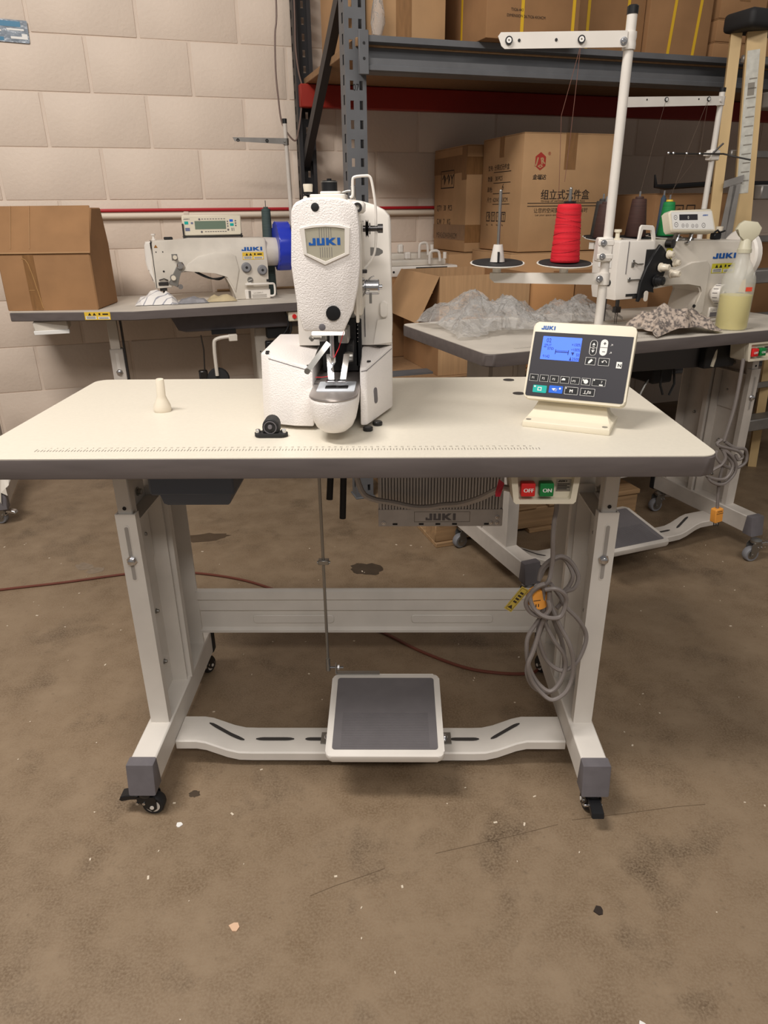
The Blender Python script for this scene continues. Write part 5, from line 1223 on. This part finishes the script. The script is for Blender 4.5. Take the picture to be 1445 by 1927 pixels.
for x in (.055, .125): k.rings([[V((x, .005, .222)), V((x+.0016, .005, .222)), V((x+.0016-.01, .098, .3695)), V((x-.01, .098, .3695))], [V((x, .003, .2235)), V((x+.0016, .003, .2235)), V((x+.0016-.01, .096, .3708)), V((x-.01, .096, .3708))]])
k.build('crease', mCard, lc, smooth=0)
# crumpled papers on the left table
def crumple(nx, ny, sx, sy, h, seed, edge=.0):
    rnd = random.Random(seed); k = B(); vs = []
    for j in range(ny):
        row = []
        for i in range(nx):
            u_, v_ = i/(nx-1), j/(ny-1); d = max(0, 1-((u_-.5)/.5)**2)*max(0, 1-((v_-.5)/.5)**2)
            z = h*d**.7*(.55 + .45*rnd.random()) + .0015 + (edge*rnd.random() if d < .05 else 0)
            row.append(k.bm.verts.new((sx*(u_-.5) + rnd.uniform(-.3, .3)*sx/nx, sy*(v_-.5) + rnd.uniform(-.3, .3)*sy/ny, z)))
        vs.append(row)
    for j in range(ny-1):
        for i in range(nx-1): k.bm.faces.new((vs[j][i], vs[j][i+1], vs[j+1][i+1], vs[j+1][i]))
    return k
def striped(name, a, b_, sc, rot=0):
    m = mat(name, a, .7); nt = m.node_tree; w_ = nt.nodes.new('ShaderNodeTexWave'); w_.inputs['Scale'].default_value = sc; w_.inputs['Distortion'].default_value = 1.5
    mp = nt.nodes.new('ShaderNodeMapping'); mp.inputs['Rotation'].default_value = (0, 0, rot); tc = nt.nodes.new('ShaderNodeTexCoord')
    nt.links.new(tc.outputs['Object'], mp.inputs[0]); nt.links.new(mp.outputs[0], w_.inputs[0])
    r = nt.nodes.new('ShaderNodeMapRange'); r.inputs[1].default_value = .88; r.inputs[2].default_value = .97; nt.links.new(w_.outputs[1], r.inputs[0])
    x = nt.nodes.new('ShaderNodeMix'); x.data_type = 'RGBA'; x.inputs[6].default_value = lin(a)+(1,); x.inputs[7].default_value = lin(b_)+(1,)
    nt.links.new(r.outputs[0], x.inputs[0]); nt.links.new(x.outputs[2], nt.nodes['Principled BSDF'].inputs['Base Color']); return m
o = crumple(9, 7, .165, .11, .058, 4).build('fabric_scrap', striped('striped_cloth', (232, 228, 224), (150, 150, 160), 14, .9), smooth=25, loc=(-.875, 1.905, .7757), rz=R(12)); tag(o, 'crumpled white striped cloth under the left machine head', 'cloth')
o = crumple(8, 6, .12, .07, .03, 9).build('fabric_scrap', mat('grey_cloth', (150, 148, 152), .8, mottle=.3, mscale=40), smooth=25, loc=(-.735, 1.93, .7757), rz=R(20)); tag(o, 'crumpled grey cloth scrap in the middle of the left bed', 'cloth')
o = crumple(8, 6, .12, .06, .032, 14).build('fabric_scrap', mat('tan_paper', (198, 180, 144), .8, mottle=.15, mscale=30), smooth=25, loc=(-.63, 1.975, .7757), rz=R(19)); tag(o, 'crumpled tan paper scrap near the left machine column', 'paper')
# wooden batten at the back of the left table
o = B().box(-.45, .02, .838, .856, .776, .786, bev=.002).build('batten', mWood, loc=RKL, rz=RKZ); tag(o, 'thin wooden batten lying along the back of the left table', 'batten')

# ---------------------------------------------------------------- table 2 dressing
TB = M.Translation((.327, .738, 0)) @ rotz(R(22)); TBZ = R(22)
def tb(s, v_, z=.7803): return TB @ V((s, v_, z))
dn = thing('double_needle_machine', 'white sewing machine with black tension plate on the askew grey table', 'sewing machine', tb(0, .2), TBZ)
k = B(); k.prism([(.512, .088), (.505, .115), (.503, .192), (.503, .246), (.512, .251), (.626, .249), (.633, .238), (.637, .187), (.621, .102), (.612, .089)], 'y', -.03, .085, bev=.006, seg=2); hd = k.build('head', mEnamel, dn)
bd_ = [(.60, .244), (.64, .247), (1.005, .241), (1.03, .235), (1.039, .157), (1.014, .099), (1.0, .04), (1.005, .001), (.824, .001), (.842, .057), (.858, .094), (.848, .112), (.801, .118), (.722, .116), (.671, .110), (.62, .112)]
k = B(); k.prism(bd_, 'y', .0, .115, bev=.006, seg=2); bo = k.build('body', mOldWhite, dn)
k = B(); k.prism([(.70, .118), (.71, .14), (.75, .165), (.80, .183), (.86, .186), (.875, .17), (.875, .03), (.838, .012), (.826, .012), (.845, .057), (.86, .094), (.85, .113), (.80, .119)], 'y', -.005, .003, bev=.003); k.build('arm_relief', mOldWhite, bo)
k = B(); k.lathe([(0, 0), (.072, 0), (.078, .006), (.078, .024), (.070, .032), (.05, .034), (.05, .045), (0, .045)], (1.035, .055, .192), (1, 0, 0), 28); k.build('handwheel', mEnamel, dn)
k = B(); k.box(.822, 1.01, -.012, .13, .0004, .010, bev=.003); k.box(.45, .82, .09, .15, .0004, .003); k.build('bed_plate', mOldWhite, dn, smooth=0)
k = B(); k.logo(.0155, frame((.883, -.0009, .1895), (1, 0, .0), (0, 0, 1)), 2.1); k.build('lettering', mLogo, dn, smooth=0)
f = frame((.885, -.0007, .1465), (1, 0, .0), (0, 0, 1)); st = B().rect(0, 0, .092, .0285, f).build('warning_sticker', mYellow2, dn, smooth=0); warn(st, f, .092, .0285)
f = frame((.700, -.0007, .188), (1, 0, 0), (0, 0, 1)); st = B().rect(0, 0, .022, .036, f).build('small_sticker', mYellow2, dn, smooth=0)
k = B(); f2 = f @ M.Translation((0, 0, .0003)); k.flat([(.004, .02), (.018, .02), (.011, .033)], f2); k.rect(.004, .006, .018, .009, f2); k.build('sticker_print', mInkK, st, smooth=0)
k = B(); k.lathe([(0, 0), (.018, 0), (.029, .012), (.0295, .034), (.027, .038), (.010, .038), (.010, .040), (0, .040)], (.906, -.001, .086), (.25, -1, .05), 26); dl = k.build('stitch_dial', mEnamel, dn)
k = B(); 
for i in range(14):
    a = 2*math.pi*i/14; c = V((.906, -.001, .086)); d = V((.25, -1, .05)).normalized(); u_ = d.orthogonal().normalized(); w_ = d.cross(u_)
    p = c + d*.024 + (u_*math.cos(a) + w_*math.sin(a))*.0296; k.cyl(p - d*.008, p + d*.008, .0009, n=5)
k.cyl(c + d*.0402, c + d*.0412, .006, n=14); k.build('dial_marking', mCapGrey, dl)
k = B(); k.box(.900, .957, -.006, .002, .012, .044, bev=.002); npl = k.build('name_plate', mEnamel, dn)
k = B(); f = frame((.903, -.0066, .026), (1, 0, 0), (0, 0, 1)); k.text('LH-3588', .0095, f @ M.Translation((.006, .006, 0))); k.rect(.0, -.011, .05, .003, f); k.build('plate_print', mCapGrey, npl, smooth=0)
k = B(); k.cyl((.836, -.0052, .052), (.836, -.002, .052), .005, n=14); k.box(.998, 1.02, -.02, .0, .075, .085, bev=.002); k.build('body_screw', mRubber, dn)
# tension plate with knobs
k = B(); k.prism([(.640, .238), (.650, .232), (.664, .217), (.704, .181), (.70, .174), (.672, .176), (.668, .150), (.648, .138), (.632, .118), (.640, .104), (.622, .110), (.604, .112), (.590, .080), (.582, .082), (.586, .135), (.601, .177), (.619, .206)], 'y', -.040, -.030, bev=.002); tp2 = k.build('tension_plate', mBlack, dn)
k = B(); k.box(.60, .66, -.031, .0, .12, .225); k.build('plate_mount', mSteelDark, tp2)
for x, z, r, l, m_, nm in ((.673, .210, .0098, .018, mCream, 'tension_knob'), (.700, .186, .0098, .018, mCream, 'tension_knob'), (.650, .175, .0105, .030, mCream, 'tension_knob'), (.692, .156, .0105, .030, mCream, 'tension_knob'), (.640, .138, .0140, .026, mBlack, 'tension_drum')):
    k = B(); k.lathe([(0, 0), (r*1.25, 0), (r*1.25, .004), (r, .005), (r, l*.55), (r*.88, l*.6), (r*.88, l*.94), (r*.7, l), (.0035, l), (.0035, l*.97), (0, l*.97)], (x, -.040, z), (.28, -1, .03), 18); k.build(nm, m_, tp2)
k = B(); k.lathe([(0, 0), (.013, 0), (.013, .02), (.007, .021), (0, .021)], (.688, -.012, .238), (.3, -1, 0), 18); k.build('thread_guide', mSteelDark, dn)
k = B()
for x in (.715, .765): k.tube([(x, -.002, .238), (x+.006, -.012, .244), (x+.022, -.004, .272), (x+.026, -.004, .270)], .0035, 7, smooth=3)
k.each('panel_hook', mSteel, dn)
k = B(); k.prism([(.570, .250), (.573, .285), (.578, .291), (.617, .289), (.624, .284), (.632, .26), (.640, .20), (.636, .195), (.630, .205), (.622, .255), (.615, .278), (.582, .280), (.580, .250)], 'y', -.025, -.018, bev=.0015); k.build('take_up_guard', mEnamel, dn)
k = B(); k.lathe([(0, 0), (.012, 0), (.012, .004), (.0065, .006), (.006, .020), (.0105, .022), (.0105, .029), (0, .029)], (.540, .03, .250), (0, 0, 1), 18); k.build('presser_knob', mBeige, dn)
k = B(); k.box(.535, .537, -.0312, -.0302, .16, .248); k.build('head_seam', mCapGrey, hd)
k = B()
for x, z, r in ((.508, .236, .004), (.513, .105, .0035)): k.cyl((.5025, .0+.01, z), (.5015, .01, z), r, n=12)
k.cyl((.5045, -.0, .135), (.5015, .0, .135), .009, n=16); k.build('hole_plug', mRubber, hd)
f = frame((.5025, .055, .176), (0, -1, 0), (0, 0, 1)); o = B().rect(0, 0, .06, .034, f @ M.Translation((0, 0, .0006))).build('face_badge', mWhiteInk, hd, smooth=0)
k = B(); k.logo(.010, f @ M.Translation((.012, .012, .001)), 1.4); k.build('face_lettering', mLogo, hd, smooth=0)
k = B(); k.box(.552, .562, -.0335, -.0305, .178, .198, bev=.001); k.tube([(.556, -.034, .192), (.57, -.036, .186), (.592, -.034, .186)], .002, 6); k.box(.545, .554, -.034, -.0305, .138, .15, bev=.001); k.tube([(.55, -.034, .143), (.59, -.034, .143)], .0022, 6); k.build('thread_hook', mSteelD, hd)
k = B(); k.box(.545, .600, -.0325, -.0305, .097, .104); k.cyl((.56, .02, .089), (.56, .02, .045), .006, n=10); k.box(.551, .569, .012, .028, .045, .062); k.cyl((.557, .02, .045), (.557, .02, .012), .0013, n=6); k.cyl((.564, .02, .045), (.564, .02, .012), .0013, n=6); k.cyl((.53, .035, .089), (.53, .035, .02), .002, n=6); k.box(.57, .61, -.034, -.03, .09, .10, bev=.001); k.each('needle_part', mSteelDark, hd)
k = B(); k.prism(rrect(.598, .082, .612, .112, .007, 4), 'y', -.048, -.046); k.build('finger_guard', mOldWhite, tp2)
# small panel on top
pmx = M.Translation((.690, -.02, .270)) @ M.Rotation(R(-14), 4, 'X') @ M.Rotation(R(0), 4, 'Z')
k = B(); k.prism([(0, .008), (.006, 0), (.165, -.003), (.170, .004), (.158, .058), (.15, .063), (.004, .060), (-.006, .052)], 'y', 0, .035, bev=.004, m=pmx); tpn = k.build('operation_panel', mBeige, dn)
f = pmx @ frame((0, -.0006, 0), (1, 0, 0), (0, 0, 1))
k = B(); k.flat([(.006, .008), (.160, .004), (.151, .056), (.0, .055)], f); k.build('panel_face', mWhiteInk, tpn, smooth=0)
k = B(); f2 = f @ M.Translation((0, 0, .0005)); k.rect(.030, .032, .098, .048, f2); k.build('display', mPanelBlk, tpn, smooth=0)
k = B(); f3 = f @ M.Translation((0, 0, .0009)); k.text('0', .012, f3 @ M.Translation((.060, .035, 0)), sx=.9); k.build('display_digit', mWhiteInk, tpn, smooth=0)
k = B(); k.logo(.004, f2 @ M.Translation((.117, .043, 0)), 1.8); k.build('lettering', mLogo, tpn, smooth=0)
k = B()
for x, y, r in ((.016, .040, .0065), (.018, .020, .007), (.043, .017, .0052), (.058, .017, .0052), (.079, .0155, .0052), (.094, .0155, .0052), (.120, .0165, .007)):
    n = 16
    for i in range(n):
        a0, a1 = 2*math.pi*i/n, 2*math.pi*(i+1)/n
        k.flat([(x+r*math.cos(a0), y+r*math.sin(a0)), (x+r*math.cos(a1), y+r*math.sin(a1)), (x+r*.82*math.cos(a1), y+r*.82*math.sin(a1)), (x+r*.82*math.cos(a0), y+r*.82*math.sin(a0))], f2)
    k.rect(x-r*.35, y-.0006, x+r*.35, y+.0006, f2)
k.build('key_print', mCapGrey, tpn, smooth=0)
k = B(); k.cyl((.72, .0, .246), (.72, -.008, .268), .0045, n=8); k.cyl((.78, .0, .246), (.78, -.008, .268), .0045, n=8); k.box(.74, .80, .0, .05, .244, .252, bev=.002); k.build('panel_mount', mSteelD, dn)
k = B(); k.box(.905, .935, .03, .05, .243, .262, bev=.003); k.tube([(.90, .03, .262), (.915, .03, .27), (.93, .035, .262), (.945, .03, .268)], .003, 6); k.build('bobbin_winder', mBlack, dn)
B().lathe([(0, 0), (.010, 0), (.011, .012), (0, .013)], (.931, .04, .268), (0, 0, 1), 14).build('winder_knob', mCream, dn)
# oil pan under table 2
op2 = thing('oil_pan', 'dark oil pan hanging under the askew grey table', 'oil pan', TB @ V((0, 0, 0)), TBZ)
k = B(); k.prism([(.30, .744), (.95, .744), (.93, .664), (.86, .66), (.40, .672)], 'y', .10, .42, bev=.004); k.build('pan', mSteelDark, op2)
k = B(); k.tube([(.845, .09, .735), (.835, .08, .69), (.83, .08, .665)], .006, 8); k.build('hose', mBeige, op2)
k = B(); k.box(.70, .78, .18, .30, .60, .66, bev=.006); k.tube([(.72, .17, .66), (.715, .16, .60), (.73, .16, .57)], .004, 6); k.tube([(.77, .17, .65), (.77, .16, .60), (.755, .16, .565)], .004, 6); k.box(.80, .92, .08, .24, .66, .744, bev=.003); k.build('lift_parts', mRubber, op2)
k = B(); k.tube([(.74, .2, .62), (.70, .2, .61), (.67, .2, .55), (.655, .2, .47)], .005, 7, smooth=3); k.build('lift_rod', mSteelD, op2)
dm = thing('motor_drum', 'pale round motor drum under the askew grey table', 'motor', TB @ V((.66, .36, .46)), TBZ)
k = B(); k.lathe([(0, -.075), (.040, -.075), (.052, -.066), (.054, -.02), (.054, .05), (.046, .075), (0, .08)], (0, 0, 0), (.45, -.85, -.22), 26); k.build('housing', mat('pale_drum_paint', (206, 184, 160), .55, mottle=.2, mscale=12), dm)
k = B(); k.box(-.12, .02, .03, .11, .04, .16, bev=.01); k.box(-.02, .03, .0, .05, .05, .2795, bev=.004); k.tube([(-.1, .0, .15), (-.06, -.03, .10), (0, -.02, .12), (.02, 0, .17)], .006, 7, smooth=4); k.build('bracket', mAlu, dm)
switch_box('beige switch box with red and green buttons under the askew grey table', TB @ V((.876, .0, .7455)), TBZ)
wa = {'a': [(1.130, 1.063, .700), (1.132, 1.063, .64), (1.132, 1.063, .579), (1.129, 1.062, .531), (1.122, 1.059, .485), (1.116, 1.057, .446)],
 'b': [(1.106, 1.053, .452), (1.091, 1.047, .442), (1.105, 1.048, .432), (1.142, 1.06, .42), (1.175, 1.07, .407), (1.194, 1.078, .387), (1.181, 1.075, .378), (1.168, 1.072, .395)],
 'c': [(1.12, 1.058, .443), (1.16, 1.07, .42), (1.197, 1.082, .412), (1.213, 1.09, .389), (1.212, 1.09, .363), (1.185, 1.08, .349), (1.157, 1.068, .353), (1.117, 1.05, .375), (1.094, 1.045, .401), (1.096, 1.049, .418)],
 'd': [(1.106, 1.053, .425), (1.14, 1.055, .405), (1.171, 1.066, .369), (1.176, 1.07, .337), (1.152, 1.06, .309), (1.124, 1.05, .304), (1.091, 1.04, .319), (1.072, 1.039, .341)],
 'e': [(1.112, 1.055, .424), (1.127, 1.05, .396), (1.118, 1.048, .372), (1.089, 1.04, .356), (1.072, 1.035, .341), (1.105, 1.045, .325), (1.141, 1.055, .322), (1.159, 1.062, .345), (1.159, 1.066, .371), (1.124, 1.06, .409)],
 'f': [(1.138, 1.066, .4), (1.131, 1.063, .365), (1.127, 1.061, .332), (1.130, 1.063, .286), (1.14, 1.066, .215)]}
k = B()
for L in wa.values(): k.tube(L, .0052, 7, smooth=4)
k.build('cable', mCable, t)
k = B(); k.prism(rrect(-.016, -.024, .016, .024, .004, 3), 'y', -.012, .012, bev=.002, m=M.Translation((1.142, 1.066, .192)) @ rotz(R(22)) @ M.Rotation(R(-6), 4, 'Y')); pg2 = k.build('plug', mOrange, t)
k = B(); f = M.Translation((1.142, 1.066, .192)) @ rotz(R(22)) @ frame((0, -.0126, 0), (1, 0, 0), (0, 0, 1)); k.rect(-.014, .008, .014, .0095, f); k.rect(-.01, .015, .008, .017, f); k.build('plug_marking', mInk, pg2, smooth=0)
k = B()
for dx in (-.007, 0, .007): k.cyl((1.145+dx, 1.067, .168), (1.147+dx, 1.067, .151), .0018, n=6)
k.each('prong', mSteelDark, pg2)
# spray bottle
sp = thing('spray_bottle', 'clear spray bottle half full of yellow liquid on the askew grey table', 'bottle', tb(.856, .060), R(-12))
k = B(); k.lathe([(0, .0), (.042, .0), (.045, .004), (.0455, .135), (.043, .15), (.030, .178), (.020, .196), (.0165, .21), (.0165, .218)], (0, 0, 0), (0, 0, 1), 28)
k.build('bottle', mat('hazy_plastic', (236, 236, 228), .3, alpha=.32), sp)
k = B(); k.lathe([(0, .0015), (.040, .0015), (.0435, .006), (.0440, .098), (0, .0985)], (0, 0, 0), (0, 0, 1), 28); k.build('yellow_liquid', mat('yellow_liquid', (218, 202, 78), .25), sp)
k = B(); k.lathe([(0, .214), (.0195, .214), (.0195, .224), (.0175, .226), (.0155, .245), (.011, .252), (0, .252)], (0, 0, 0), (0, 0, 1), 22)
k.prism([(-.026, .292), (-.034, .276), (-.018, .262), (-.012, .245), (.014, .245), (.030, .262), (.034, .280), (.020, .296), (-.014, .300)], 'y', -.011, .011, bev=.004, seg=2); k.build('spray_head', mat('frosted_nozzle', (222, 216, 190), .4, trans=.2), sp)
k = B(); f = frame((.012, -.0452, .112), (1, .2, 0), (0, 0, 1)); k.rect(0, 0, .018, .0115, f); k.build('red_label', mat('red_label', (226, 74, 50), .5), sp, smooth=0)
# rag
def rag(label, loc, rz, sx, sy, h, m_, seed, name='rag', cat='cloth'):
    rnd = random.Random(seed); k = B(); nx, ny = 34, 22; vs = []
    ph = [rnd.uniform(0, 6.28) for _ in range(8)]
    for j in range(ny):
        row = []
        for i in range(nx):
            u_, v_ = i/(nx-1)*2-1, j/(ny-1)*2-1
            d = max(0, 1-u_*u_*.96)*max(0, 1-v_*v_*.96)
            z = h*(d**.42)*(.60 + .22*math.sin(3.1*u_+2*v_+ph[0]) + .20*(1-abs(math.sin(4.5*u_-3.5*v_+ph[1]))) + .10*math.sin(9*v_+4*u_+ph[2])) + .0015
            rr = 1 + .07*math.sin(4*math.atan2(v_, u_)+ph[3]) + .05*math.sin(9*math.atan2(v_, u_)+ph[4])
            row.append(k.bm.verts.new((sx*u_*.5*rr + .006*math.sin(8*v_+ph[5]), sy*v_*.5*rr + .006*math.sin(7*u_+ph[6]), z)))
        vs.append(row)
    for j in range(ny-1):
        for i in range(nx-1): k.bm.faces.new((vs[j][i], vs[j][i+1], vs[j+1][i+1], vs[j+1][i]))
    o = k.build(name, m_, smooth=60, loc=loc, rz=rz); tag(o, label, cat); return o
rag('crumpled patterned beige rag on the askew grey table under the machine arm', tb(.67, .09), R(22), .24, .15, .088, mat('patterned_rag', (196, 178, 164), .9, mottle=.0, bump=.5, bscale=60, bdist=.004), 5)
m_ = bpy.data.materials['patterned_rag']; nt = m_.node_tree
n_ = nt.nodes.new('ShaderNodeTexNoise'); n_.inputs['Scale'].default_value = 95; n_.inputs['Detail'].default_value = 3; tc_ = nt.nodes.new('ShaderNodeTexCoord'); nt.links.new(tc_.outputs['Object'], n_.inputs[0])
cr = nt.nodes.new('ShaderNodeValToRGB'); cr.color_ramp.elements[0].position = .40; cr.color_ramp.elements[0].color = lin((104, 96, 92))+(1,); cr.color_ramp.elements[1].position = .56; cr.color_ramp.elements[1].color = lin((186, 170, 156))+(1,)
nt.links.new(n_.outputs[0], cr.inputs[0]); nt.links.new(cr.outputs[0], nt.nodes['Principled BSDF'].inputs['Base Color'])
o = B().prism([(.05*math.cos(2*math.pi*i/20), .022*math.sin(2*math.pi*i/20)) for i in range(20)], 'z', 0, .004, bev=.0012).build('metal_disc', mSteelDark, loc=tb(.80, .165, .7803), rz=R(22)); tag(o, 'thin grey oval plate between the rag and the machine', 'plate')
# clear plastic bag heap
def film(label, loc, rz, sx, sy, h, seed):
    rnd = random.Random(seed); k = B()
    for layer in range(2):
        nx, ny = 26, 20; vs = []; ph = [rnd.uniform(0, 6.28) for _ in range(8)]; sc_ = 1 - .18*layer
        for j in range(ny):
            row = []
            for i in range(nx):
                u_, v_ = i/(nx-1)*2-1, j/(ny-1)*2-1
                d = max(0, 1-u_*u_*.97)*max(0, 1-v_*v_*.97)
                w_ = .55 + .25*math.sin(4*u_+2.2*v_+ph[0]) + .2*math.sin(7*u_-5*v_+ph[1])
                z = h*sc_*(d**.45)*(.25+.7*max(0, w_)) + rnd.uniform(-.35, .35)*h*.28*(d**.5) + .003
                rr = 1 + .10*math.sin(5*math.atan2(v_, u_)+ph[3]) + rnd.uniform(-.06, .06)
                row.append(k.bm.verts.new((sx*sc_*u_*.5*rr + rnd.uniform(-.006, .006), sy*sc_*v_*.5*rr + rnd.uniform(-.006, .006), max(z, .0012))))
            vs.append(row)
        for j in range(ny-1):
            for i in range(nx-1):
                a, b, c, d_ = vs[j][i], vs[j][i+1], vs[j+1][i+1], vs[j+1][i]
                if rnd.random() < .5: k.bm.faces.new((a, b, c)); k.bm.faces.new((a, c, d_))
                else: k.bm.faces.new((a, b, d_)); k.bm.faces.new((b, c, d_))
    o = k.build('plastic_film', mClear, smooth=28, loc=loc, rz=rz); tag(o, label, 'plastic film'); return o
film('heap of clear crumpled plastic film on the left end of the askew table', tb(.205, .37), R(20), .33, .32, .125, 12)
film('smaller clear plastic bag behind the operation panel on the askew table', tb(.52, .40), R(22), .27, .22, .085, 23)
# second thread stand
s2n = tb(1.108, .50); s2 = thing('thread_stand', 'white thread stand with brown and green cones on the askew grey table', 'thread stand', s2n, TBZ)
k = B(); k.cyl((0, 0, 0), (0, 0, .685), .0092, n=16); k.build('pole', mFrame, s2)
k = B(); k.lathe([(0, 0), (.0102, 0), (.0102, .012), (0, .014)], (0, 0, .681), (0, 0, 1), 16); k.build('pole_cap', mBlack, s2)
k = B(); k.prism([(-.412, .628), (-.406, .622), (-.006, .642), (-.006, .668), (-.412, .650)], 'y', -.0125, -.0105); gb = k.build('guide_bar', mFrame, s2)
for dx, e in ((-.395, 0), (-.31, 0), (-.235, 1), (-.105, 0), (-.065, 1)):
    z = .642 + .018*(1+dx/.41)
    if e:
        k = B(); k.lathe([(.0018, 0), (.0068, 0), (.0068, .003), (.0018, .003)], (dx, -.0126, z), (0, -1, 0), 16); eo = k.build('thread_eyelet', mBlack, gb)
        k = B(); k.lathe([(.0018, 0), (.0044, 0), (.0044, .0034), (.0018, .0034)], (dx, -.0126, z), (0, -1, 0), 14); k.build('eyelet_bush', mWhiteInk, eo)
    else:
        k = B(); k.cyl((dx, -.0126, z), (dx, -.0132, z), .0026, n=10); k.build('bar_hole', mRubber, gb)
k = B(); k.lathe([(.0093, -.013), (.0122, -.013), (.0115, 0), (.0122, .013), (.0093, .013)], (0, 0, .655), (0, 0, 1), 16); k.cyl((-.014, -.0128, .655), (-.014, -.016, .655), .0045, n=10); k.build('clamp', mFrame, s2)
k = B(); k.box(-.03, .022, -.012, .012, .493, .505, bev=.002); k.box(-.018, .02, -.014, .014, .480, .512, bev=.003); k.build('clamp', mEnamel, s2)
k = B(); k.tube([(-.205, -.02, .497), (0, -.02, .499), (.03, -.02, .499), (.06, -.035, .491), (.11, -.06, .480)], .0028, 7, smooth=3); k.tube([(-.02, -.02, .50), (.01, -.03, .53)], .003, 6); k.build('thread_rail', mSteelDark, s2)
k = B()
for dx in (-.205, -.185, -.13, -.075): k.sphere((dx, -.021, .4985), .0042, seg=10, ring=6)
k.each('rail_eyelet', mSteel, s2)
k = B(); k.box(-.02, .012, -.014, .014, .31, .33, bev=.003); k.build('clamp', mSteelD, s2)
bar_prism(k := B(), (0, 0, .225), (-.5, -.06, .225), .02, .02); k.build('tray_arm', mFrame, s2, smooth=0)
bar_prism(k := B(), (0, 0, .215), (-.22, .10, .215), .02, .02); k.build('tray_arm', mFrame, s2, smooth=0)
specs = [((-.455, -.055), mBrownThread, 'dark brown thread cone half hidden by the near stand pole', .032, .10), ((-.31, -.035), mBrownThread, 'tall dark brown thread cone on the second thread stand', .034, .115), ((-.172, -.02), mGreenThread, 'bright green thread cone behind the small operation panel', .028, .105), ((-.38, .06), mBlackThread, 'charcoal thread cone between the two brown cones', .032, .11), ((-.115, .075), mBlueThread, 'slim navy thread cone right of the green cone', .013, .12)]
for (dx, dy), m_, lb, r, h in specs:
    c = V((dx, dy, .240)); tray(s2, c)
    B().cyl(c + V((0, 0, .003)), c + V((0, 0, h+.03)), .003, n=8).build('spool_pin', mSteel, s2)
    W_ = s2n + rotz(TBZ) @ (c + V((0, 0, .0078)))
    cn = thing('thread_cone', lb, 'thread cone', W_)
    k = B(); k.lathe([(.004, 0), (r*.95, 0), (r, .003), (r*.68, h-.004), (r*.64, h), (.006, h+.001)], (0, 0, 0), (0, 0, 1), 24); k.build('thread', m_, cn)
    k = B(); k.lathe([(.0045, h), (r*.42, h+.0012), (r*.36, h+.007), (.0045, h+.007)], (0, 0, 0), (0, 0, 1), 16); k.build('cone_core', mYellow if m_ is mGreenThread else m_, cn)
k = B(); r2 = rotz(TBZ); g = lambda x, y, z: s2n + r2 @ V((x, y, z))
k.tube([g(-.172, -.02, .36), g(-.13, -.021, .499), g(-.068, -.0125, .65)], .0005, 4); k.tube([g(-.115, .06, .37), g(-.075, -.021, .499), g(-.066, -.0125, .65)], .0005, 4); k.tube([g(-.31, -.035, .38), g(-.27, -.02, .52), g(-.236, -.0125, .648)], .0004, 4)
o = k.build('thread', mat('pale_thread', (100, 84, 72), .8)); tag(o, 'fine threads rising from the cones to the second stand guide bar', 'thread')
# spare machine heads lying on the rack carton
def spare(label, s0, v0, z0, L, H, dz):
    h = thing('spare_machine_head', label, 'sewing machine', rk(s0, v0, z0), RKZ)
    k = B(); k.box(0, L, 0, .12, .0, H*.62, bev=.006, seg=2); bo = k.build('bed', mEnamel, h)
    k = B(); k.box(.01, L*.86, .02, .10, H*.62, H, bev=.008, seg=2); k.build('arm', mOldWhite, h)
    k = B(); k.tube([(L*.60, -.004, H*.75), (L*.60, -.006, H*1.35), (L*.64, -.006, H*1.5), (L*.72, -.006, H*1.45), (L*.74, -.006, H*.9)], .006, 7, smooth=3); k.box(L*.30, L*.38, .02, .05, H, H*1.45, bev=.006); k.cyl((L*.85, .03, H), (L*.85, .03, H*1.4), .008, n=12); k.each('fitting', mEnamel, h)
    k = B()
    for x in (.12, .35, .9): k.cyl((L*x, -.0008, H*.3), (L*x, 0, H*.3), .005, n=10)
    k.box(L*.42, L*.85, -.001, .0, H*.38, H*.55); k.cyl((.012, .0, H*.62), (.012, 0, H*1.25), .003, n=6); k.each('dark_detail', mRubber, bo)
spare('white spare machine head lying in front of the block wall', .215, .36, .8515, .34, .068, 0)
spare('second white spare machine head lying further back against the block wall', .26, .54, .8515, .30, .085, 0)

# ---------------------------------------------------------------- specks on the floor
rnd = random.Random(21); k = B()
for i in range(230):
    x, y = rnd.uniform(-1.6, 1.7), rnd.uniform(-.62, 1.3); s_ = rnd.choice((.0012, .0016, .0022, .003)); a = rnd.uniform(0, 6.28)
    k.box(-s_, s_*rnd.uniform(.6, 1.8), -s_*.6, s_*.6, .0002, .0014, m=M.Translation((x, y, 0)) @ rotz(a))
o = k.build('floor_debris', mat('pale_specks', (214, 200, 180), .8), smooth=0); tag(o, 'tiny pale specks scattered over the concrete floor', 'debris', kind='stuff')
for (x, y), m_, s_, lb in (((-.185, -.235), mat('pale_chip', (216, 180, 150), .8), .010, 'small pale chip on the floor left of centre'), ((.175, -.405), mRubber, .010, 'dark rubber scrap on the floor near the bottom edge'), ((.455, -.385), mWhiteInk, .006, 'white paper bit on the floor near the bottom right'), ((.44, -.20), mInk, .010, 'dark chip on the floor right of the crack'), ((-.34, -.02), mWhiteInk, .008, 'white fleck beside the sideways front castor')):
    k = B(); P = [(s_*rnd.uniform(.5, 1.1)*math.cos(2*math.pi*i/7), s_*rnd.uniform(.5, 1.1)*math.sin(2*math.pi*i/7)) for i in range(7)]
    k.prism(P, 'z', 0.0002, .002); o = k.build('floor_scrap', m_, smooth=0, loc=(x, y, 0)); tag(o, lb, 'scrap')
